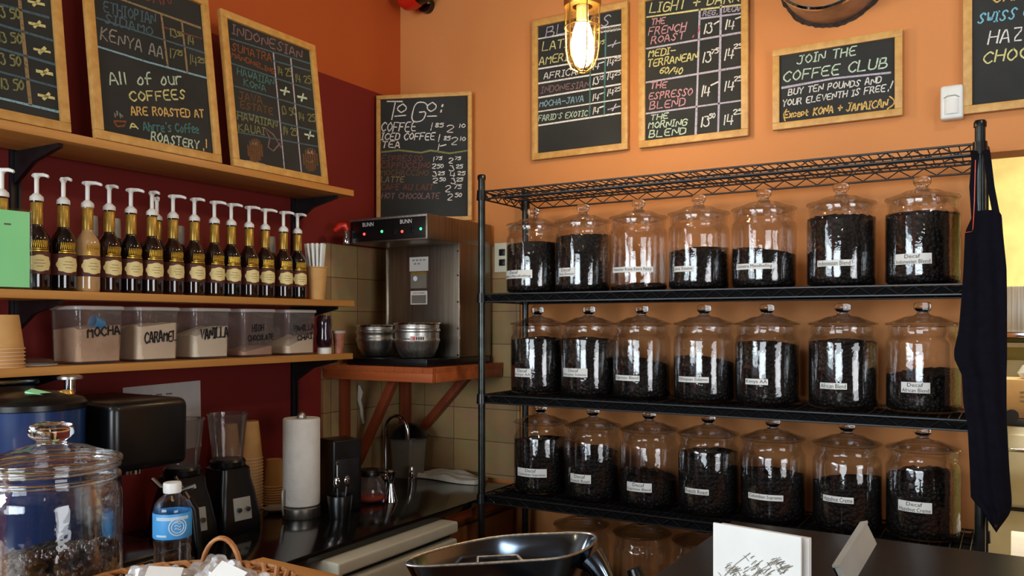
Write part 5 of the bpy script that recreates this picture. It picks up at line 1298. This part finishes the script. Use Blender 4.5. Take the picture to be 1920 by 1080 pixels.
def card(px0, py0, px1, py1, yy0, yy1, hh, label, th=.004, sketch=False):
    a_, b_ = on_y(px0, py0, yy0), on_y(px1, py1, yy1); u = (b_ - a_); u.z = 0; wd = u.length; u.normalize(); n_ = Vector((u.y, -u.x, 0)); zt_ = (a_.z + b_.z) / 2
    t_ = thing('postcard', label, 'card', mat4=Matrix(((u.x, n_.x, 0, a_.x), (u.y, n_.y, 0, a_.y), (0, 0, 1, ZG + .012), (0, 0, 0, 1))), group='cards in the counter holder')
    H = zt_ - ZG - .012
    MB().box((wd / 2, 0, H / 2), (wd, th, H), b=.0006, seg=1).build('card_stock', 'paper', t_)
    if sketch:
        sk = MB(); rd = random.Random(5)
        def sl(P, w_): 
            mb_ = MB(); ribbon(mb_, P, w_, 0); sk.add([(v[0], th / 2 + .0006, v[1]) for v in mb_.v], mb_.f)
        for k in range(90):
            u_ = rd.random(); x = wd * (.12 + .70 * u_); zc = H - .074 + .030 * u_ + .010 * math.sin(u_ * 17) + rd.uniform(-.013, .011) * (1 - abs(u_ - .55))
            ln = rd.uniform(.005, .015); an = R(rd.choice((32, 38, 44, 28, 130)) + rd.uniform(-9, 9))
            sl([(x, zc), (x + ln * .5 * math.cos(an), zc + ln * .5 * math.sin(an) + .0007), (x + ln * math.cos(an), zc + ln * math.sin(an))], rd.uniform(.0005, .0016))
        for a0, a1 in (((.10, .080), (.44, .034)), ((.30, .086), (.62, .052)), ((.44, .092), (.80, .088)), ((.16, .090), (.40, .066))):
            sl([(wd * a0[0], H - a0[1]), (wd * (a0[0] + a1[0]) / 2, H - (a0[1] + a1[1]) / 2 + .003), (wd * a1[0], H - a1[1])], .0010)
        sk.build('ink_sketch', 'faint_ink', t_, 0)
    return t_, wd
t_, wd = card(1338, 983, 1503, 1003, -1.640, -1.660, .2, 'front white card with a brown ink sketch in the counter holder', sketch=True)
card(1352, 984, 1519, 1006, -1.618, -1.640, .2, 'plain white card standing behind the sketched card', th=.010)
a_ = t_.matrix_world
t = thing('card_holder', 'clear acrylic holder under the white cards on the granite counter', 'holder', mat4=a_ @ Matrix.Translation((0, 0, -.012)))
MB().box((wd / 2 + .004, -.012, .005), (wd + .03, .060, .010), b=.001).build('base', 'acrylic', t); MB().box((wd / 2 + .004, .006, .030), (wd + .03, .003, .040), b=.001).build('front_lip', 'acrylic', t)

# ------------------------------------------------------------------ foreground: glass jar, water bottle, basket
p = on_y(97, 900, -2.142); JC = Vector((1.074, -2.142, 1.10))
t = thing('coffee_jar', 'large glass jar a third full of coffee beans in the left foreground', 'jar', JC)
S = 1.0
jb = MB().lathe([(0, 0), (.080, 0), (.089, .003), (.0935, .010), (.094, .030), (.094, .186), (.0925, .197), (.0885, .206), (.0855, .210), (.087, .214), (.0905, .217), (.0905, .221), (.0865, .224), (.0865, .228), (.0905, .231), (.0905, .235), (.087, .237),
                 (.083, .236), (.082, .226), (.081, .212), (.0845, .204), (.0885, .195), (.0895, .184), (.0895, .030), (.087, .013), (.078, .007), (0, .007)], 72).build('glass_body', 'fg_glass', t)
jl = MB().lathe([(0, .231), (.070, .232), (.078, .236), (.080, .2385), (.092, .239), (.0935, .242), (.0915, .245), (.086, .247), (.072, .252), (.054, .259), (.045, .262), (.041, .2625), (.030, .265), (.020, .268), (0, .268)], 72).build('lid', 'fg_glass', t)
MB().lathe([(0, .2665), (.021, .2665), (.0195, .270), (.0205, .273), (.0265, .276), (.030, .281), (.0305, .289), (.027, .294), (.018, .297), (0, .2975)], 14).build('knob', 'thick_glass', jl, 50)
for nm, par, rr_, zz_, tr_ in (('lid_rim', jl, .0905, .2425, .0042), ('neck_ring', jb, .0890, .2340, .0036), ('neck_ring', jb, .0890, .2190, .0036)):
    MB().tube([(rr_ * math.cos(2 * math.pi * i / 64), rr_ * math.sin(2 * math.pi * i / 64), zz_) for i in range(64)], tr_, 12, True).build(nm, 'thick_glass', par, 80)
beans(.090, .018, t, .083, .0105, 99)
lb = MB(); rd = random.Random(11)
ico = bmesh.new(); bmesh.ops.create_icosphere(ico, subdivisions=1, radius=1); iv = [v.co.copy() for v in ico.verts]; fi = [tuple(v.index for v in f.verts) for f in ico.faces]; ico.free()
for k in range(640):
    if k < 430: a = rd.uniform(0, 6.283); rr = .0838; zz = rd.uniform(.014, .098) + .014 * math.cos(a - .2)
    else: rr = .080 * math.sqrt(rd.random()); a = rd.uniform(0, 6.283); zz = .104 + .016 * rr / .08 * math.cos(a - .2) + rd.uniform(0, .006)
    rot = Euler((rd.uniform(0, 6), rd.uniform(0, 6), rd.uniform(0, 6))).to_matrix()
    lb.add([rot @ Vector((v.x * .0072, v.y * .0050, v.z * .0038)) + Vector((rr * math.cos(a), rr * math.sin(a), zz)) for v in iv], fi)
o = lb.build('loose_beans', 'loose_bean', t, 80); o['kind'] = 'stuff'

BC = Vector((1.180, -2.020, 1.10))
t = thing('water_bottle', 'clear plastic water bottle with blue label and white cap behind the wicker basket', 'bottle', BC)
wb = MB().lathe([(0, .004), (.016, .003), (.0235, 0), (.0265, .004), (.027, .012)] + [(q, .016 + .013 * i + dz) for i in range(8) for q, dz in ((.0256, 0), (.027, .0065))] + [(.0268, .122), (.0268, .160), (.0270, .163), (.0250, .170), (.0190, .178), (.0128, .183), (.0112, .186), (.0112, .190), (0, .190)], 40).build('bottle_shell', 'pet', t)
MB().lathe([(0, .187), (.0125, .187), (.0130, .189), (.0130, .200), (.0120, .202), (0, .202)], 40).build('cap', 'white_plastic', t)
MB().lathe([(.0272, .122), (.0275, .123), (.0275, .158), (.0272, .159)], 40).build('label', 'label_blue', t)
toc = math.atan2(CAM.y - BC.y, CAM.x - BC.x)
lbm = MB(); arc_patch(lbm, .0278, toc - .9, toc + .9, .150, .155); arc_patch(lbm, .0278, toc - .9, toc - .3, .126, .129)
lbm.build('label_stripe', 'label_pale', t)
lbm = MB()
for rr_, wz in ((.34, .0028), (.24, .0022)):
    lbm.tube([(.0280 * math.cos(toc + .28 + rr_ * math.cos(a) * 1.3), .0280 * math.sin(toc + .28 + rr_ * math.cos(a) * 1.3), .140 + rr_ * .036 * math.sin(a)) for a in [2 * math.pi * i / 28 for i in range(28)]], wz * .4, 5, True)
for k in range(3): lbm.tube([(.0280 * math.cos(toc + .12 + .32 * s_), .0280 * math.sin(toc + .12 + .32 * s_), .137 + .0045 * k + .0015 * math.sin(s_ * 6)) for s_ in (0, .25, .5, .75, 1)], .0009, 5)
lbm.build('label_emblem', 'label_pale', t)
MB().lathe([(0, .006), (.0225, .006), (.0245, .012), (.0245, .118), (0, .118)], 32).build('water', 'pet', t)

# wicker basket
q = on_z(322, 1106, 1.185)
BK = Vector((q.x + .022, q.y + .004, 1.10)); hb, wb_ = .136, .104
BA = R(31)
t = thing('wicker_basket', 'oval wicker basket with loop handle full of wrapped cookies, bottom left', 'basket', BK, BA)
bm_ = MB(); NS = 30
for row in range(9):
    k = .80 + .20 * row / 8; z = .008 + .009 * row + .002; P = []
    for i in range(NS * 4):
        a = 2 * math.pi * i / (NS * 4); wob = .004 * math.cos(NS * a + math.pi * (row % 2))
        P.append(((hb * k + wob) * math.cos(a), (wb_ * k + wob) * math.sin(a), z))
    bm_.tube(P, .0046, 6, True)
bm_.build('woven_side', 'wicker', t)
st = MB()
for i in range(NS):
    a = 2 * math.pi * i / NS; st.tube([(hb * k * math.cos(a), wb_ * k * math.sin(a), z) for k, z in ((.78, .004), (.9, .04), (1.0, .084))], .0026, 6)
st.build('stake', 'wicker', t)
rm = MB()
for i in range(30):
    a0 = 2 * math.pi * i / 30; a1 = a0 + .62
    rm.tube([((hb + .004 + o_) * math.cos(a0 + (a1 - a0) * s_), (wb_ + .004 + o_) * math.sin(a0 + (a1 - a0) * s_), z) for s_, o_, z in ((0, -.012, .078), (.3, .004, .093), (.65, .012, .090), (1, .004, .078))], .0040, 6)
rm.build('braided_rim', 'wicker', t)
MB().grid(lambda u, v: (hb * .79 * v * math.cos(6.2832 * u), wb_ * .79 * v * math.sin(6.2832 * u), .006), 40, 4, True).build('basket_floor', 'wicker', t)
hm = MB()
for o_ in (-.003, .003): hm.tube([(.012 + .028 * math.cos(R(a_)), wb_ * .98 + o_, .078 + .052 * math.sin(R(a_))) for a_ in range(0, 181, 12)], .0028, 8)
hm.build('loop_handle', 'wicker', t)
def packet(x, y, z, rz, tilt, label, seed):
    rd = random.Random(seed); c = t.matrix_world if False else Matrix.Translation(BK) @ Matrix.Rotation(BA, 4, 'Z')
    p_ = c @ Vector((x, y, z))
    k = thing('cookie_packet', label, 'packet', p_, 0, 'wrapped cookies in the basket'); k.rotation_euler = (tilt[0], tilt[1], BA + rz)
    MB().lathe([(0, -.006), (.026, -.006), (.030, -.002), (.029, .003), (.020, .006), (0, .008)], 28).build('cookie', 'cookie', k)
    ph = [rd.uniform(0, 6) for _ in range(4)]
    def film(u, v, s_):
        x_ = -.046 + .092 * u; y_ = -.036 + .072 * v; pil = max(0, 1 - (abs(x_) / .044) ** 4) * max(0, 1 - (abs(y_) / .036) ** 4)
        return (x_, y_ + .003 * math.sin(u * 22 + ph[0]), s_ * (.001 + .011 * pil) + .004 * math.sin(u * 13 + ph[1]) * math.sin(v * 11 + ph[2]) + .002 * math.sin(v * 30 + u * 17))
    w_m = MB(); w_m.grid(lambda u, v: film(u, v, 1), 22, 16); w_m.grid(lambda u, v: film(1 - u, v, -1), 22, 16)
    w_m.build('wrapper', 'foil_wrap', k, 25)
    MB().box((.004, .002, .0170), (.044, .036, .0008), Matrix.Rotation(R(rd.uniform(-8, 8)), 3, 'X')).build('paper_label', 'paper', k, 0)
    return k
packet(-.030, -.010, .094, R(10), (R(26), R(6), 0), 'wrapped cookie with white label at the left of the basket', 1)
packet(.056, -.010, .096, R(-24), (R(32), R(14), 0), 'wrapped cookie with tilted white label at the right of the basket', 2)
packet(.010, .044, .080, R(60), (R(40), R(-6), 0), 'wrapped cookie at the back of the basket, below the loop handle', 3)
packet(.000, -.062, .060, R(5), (R(16), R(0), 0), 'wrapped cookie at the front of the basket', 4)

# ------------------------------------------------------------------ kitchen beyond the opening
t = thing('kitchen_range', 'white kitchen range with black knob, seen past the apron', 'stove', (2.12, 1.90, 0))
MB().box((.23, .30, .52), (.60, .60, 1.04), b=.008).build('range_body', 'enamel', t); MB().box((.23, -.006, .83), (.56, .012, .34), b=.004).build('oven_door', 'enamel', t)
MB().tube([(.02, -.02, .94), (.05, -.045, .93), (.40, -.045, .93), (.43, -.02, .94)], .010, 10).build('door_handle', 'chrome', t); MB().box((.23, -.008, .64), (.58, .010, .018)).build('vent_slot', 'ink', t, 0)
q = on_y(1897, 779, 1.88)
MB().cyl((0, 0, 0), .030, .045, T=Matrix.Translation((q.x - 2.12, 0.0, q.z)) @ Matrix.Rotation(R(90), 4, 'X')).build('control_knob', 'black_plastic', t)
MB().box((.23, .30, 1.055), (.60, .60, .03), b=.004).build('cooktop', 'black_metal', t); MB().box((.23, .585, 1.20), (.60, .03, .28), b=.004).build('backsplash', 'enamel', t)
t = thing('range_hood', 'shiny steel range hood on the yellow kitchen wall', 'hood', (2.12, 2.30, 0))
MB().box((.20, .15, 1.61), (.66, .30, .25), b=.006).build('hood_shell', 'steel', t); MB().box((.20, -.004, 1.48), (.68, .02, .03), b=.003).build('front_lip', 'chrome', t)
MB().box((.26, -.003, 1.61), (.006, .008, .24)).build('panel_seam', 'dark_steel', t, 0)
t = thing('steel_shelf', 'pale steel shelf below the hood in the kitchen', 'shelf', (2.12, 2.32, 1.425))
MB().box((.22, .13, 0), (.62, .26, .025), b=.004).build('shelf_plate', 'grey_plastic', t)
MB().box((-.06, .24, -.05), (.02, .03, .08)).build('bracket', 'grey_plastic', t); MB().box((.45, .24, -.05), (.02, .03, .08)).build('bracket', 'grey_plastic', t)
t = thing('cardboard_box', 'cardboard box on the kitchen range behind the apron', 'box', (2.35, 2.10, 1.072))
MB().box((0, 0, .095), (.30, .24, .19), b=.003).build('carton', 'cardboard', t); 
m = MB()
for k in range(3): m.box((-.03, -.1212, .13 - k * .022), (.07, .0008, .005))
m.build('faint_print', 'faint_ink', t, 0)
t = thing('produce_bag', 'clear plastic bag with green contents on the cardboard box', 'bag', (2.35, 2.06, 1.263))
MB().lathe([(0, 0), (.06, .002), (.075, .03), (.055, .065), (.02, .085), (.03, .105), (0, .10)], 18).build('bag_film', 'foil_wrap', t, 30); MB().lathe([(0, .006), (.045, .008), (.055, .03), (.035, .055), (0, .06)], 18).build('green_contents', 'label_blue', t)
t = thing('white_crate', 'white low box on the kitchen floor beyond the shelving', 'box', (2.62, .62, 0))
MB().box((0, 0, .36), (.72, .5, .72), b=.01).build('crate_body', 'white_plastic', t); MB().box((0, 0, .735), (.74, .52, .03), b=.006).build('lid', 'paper', t)
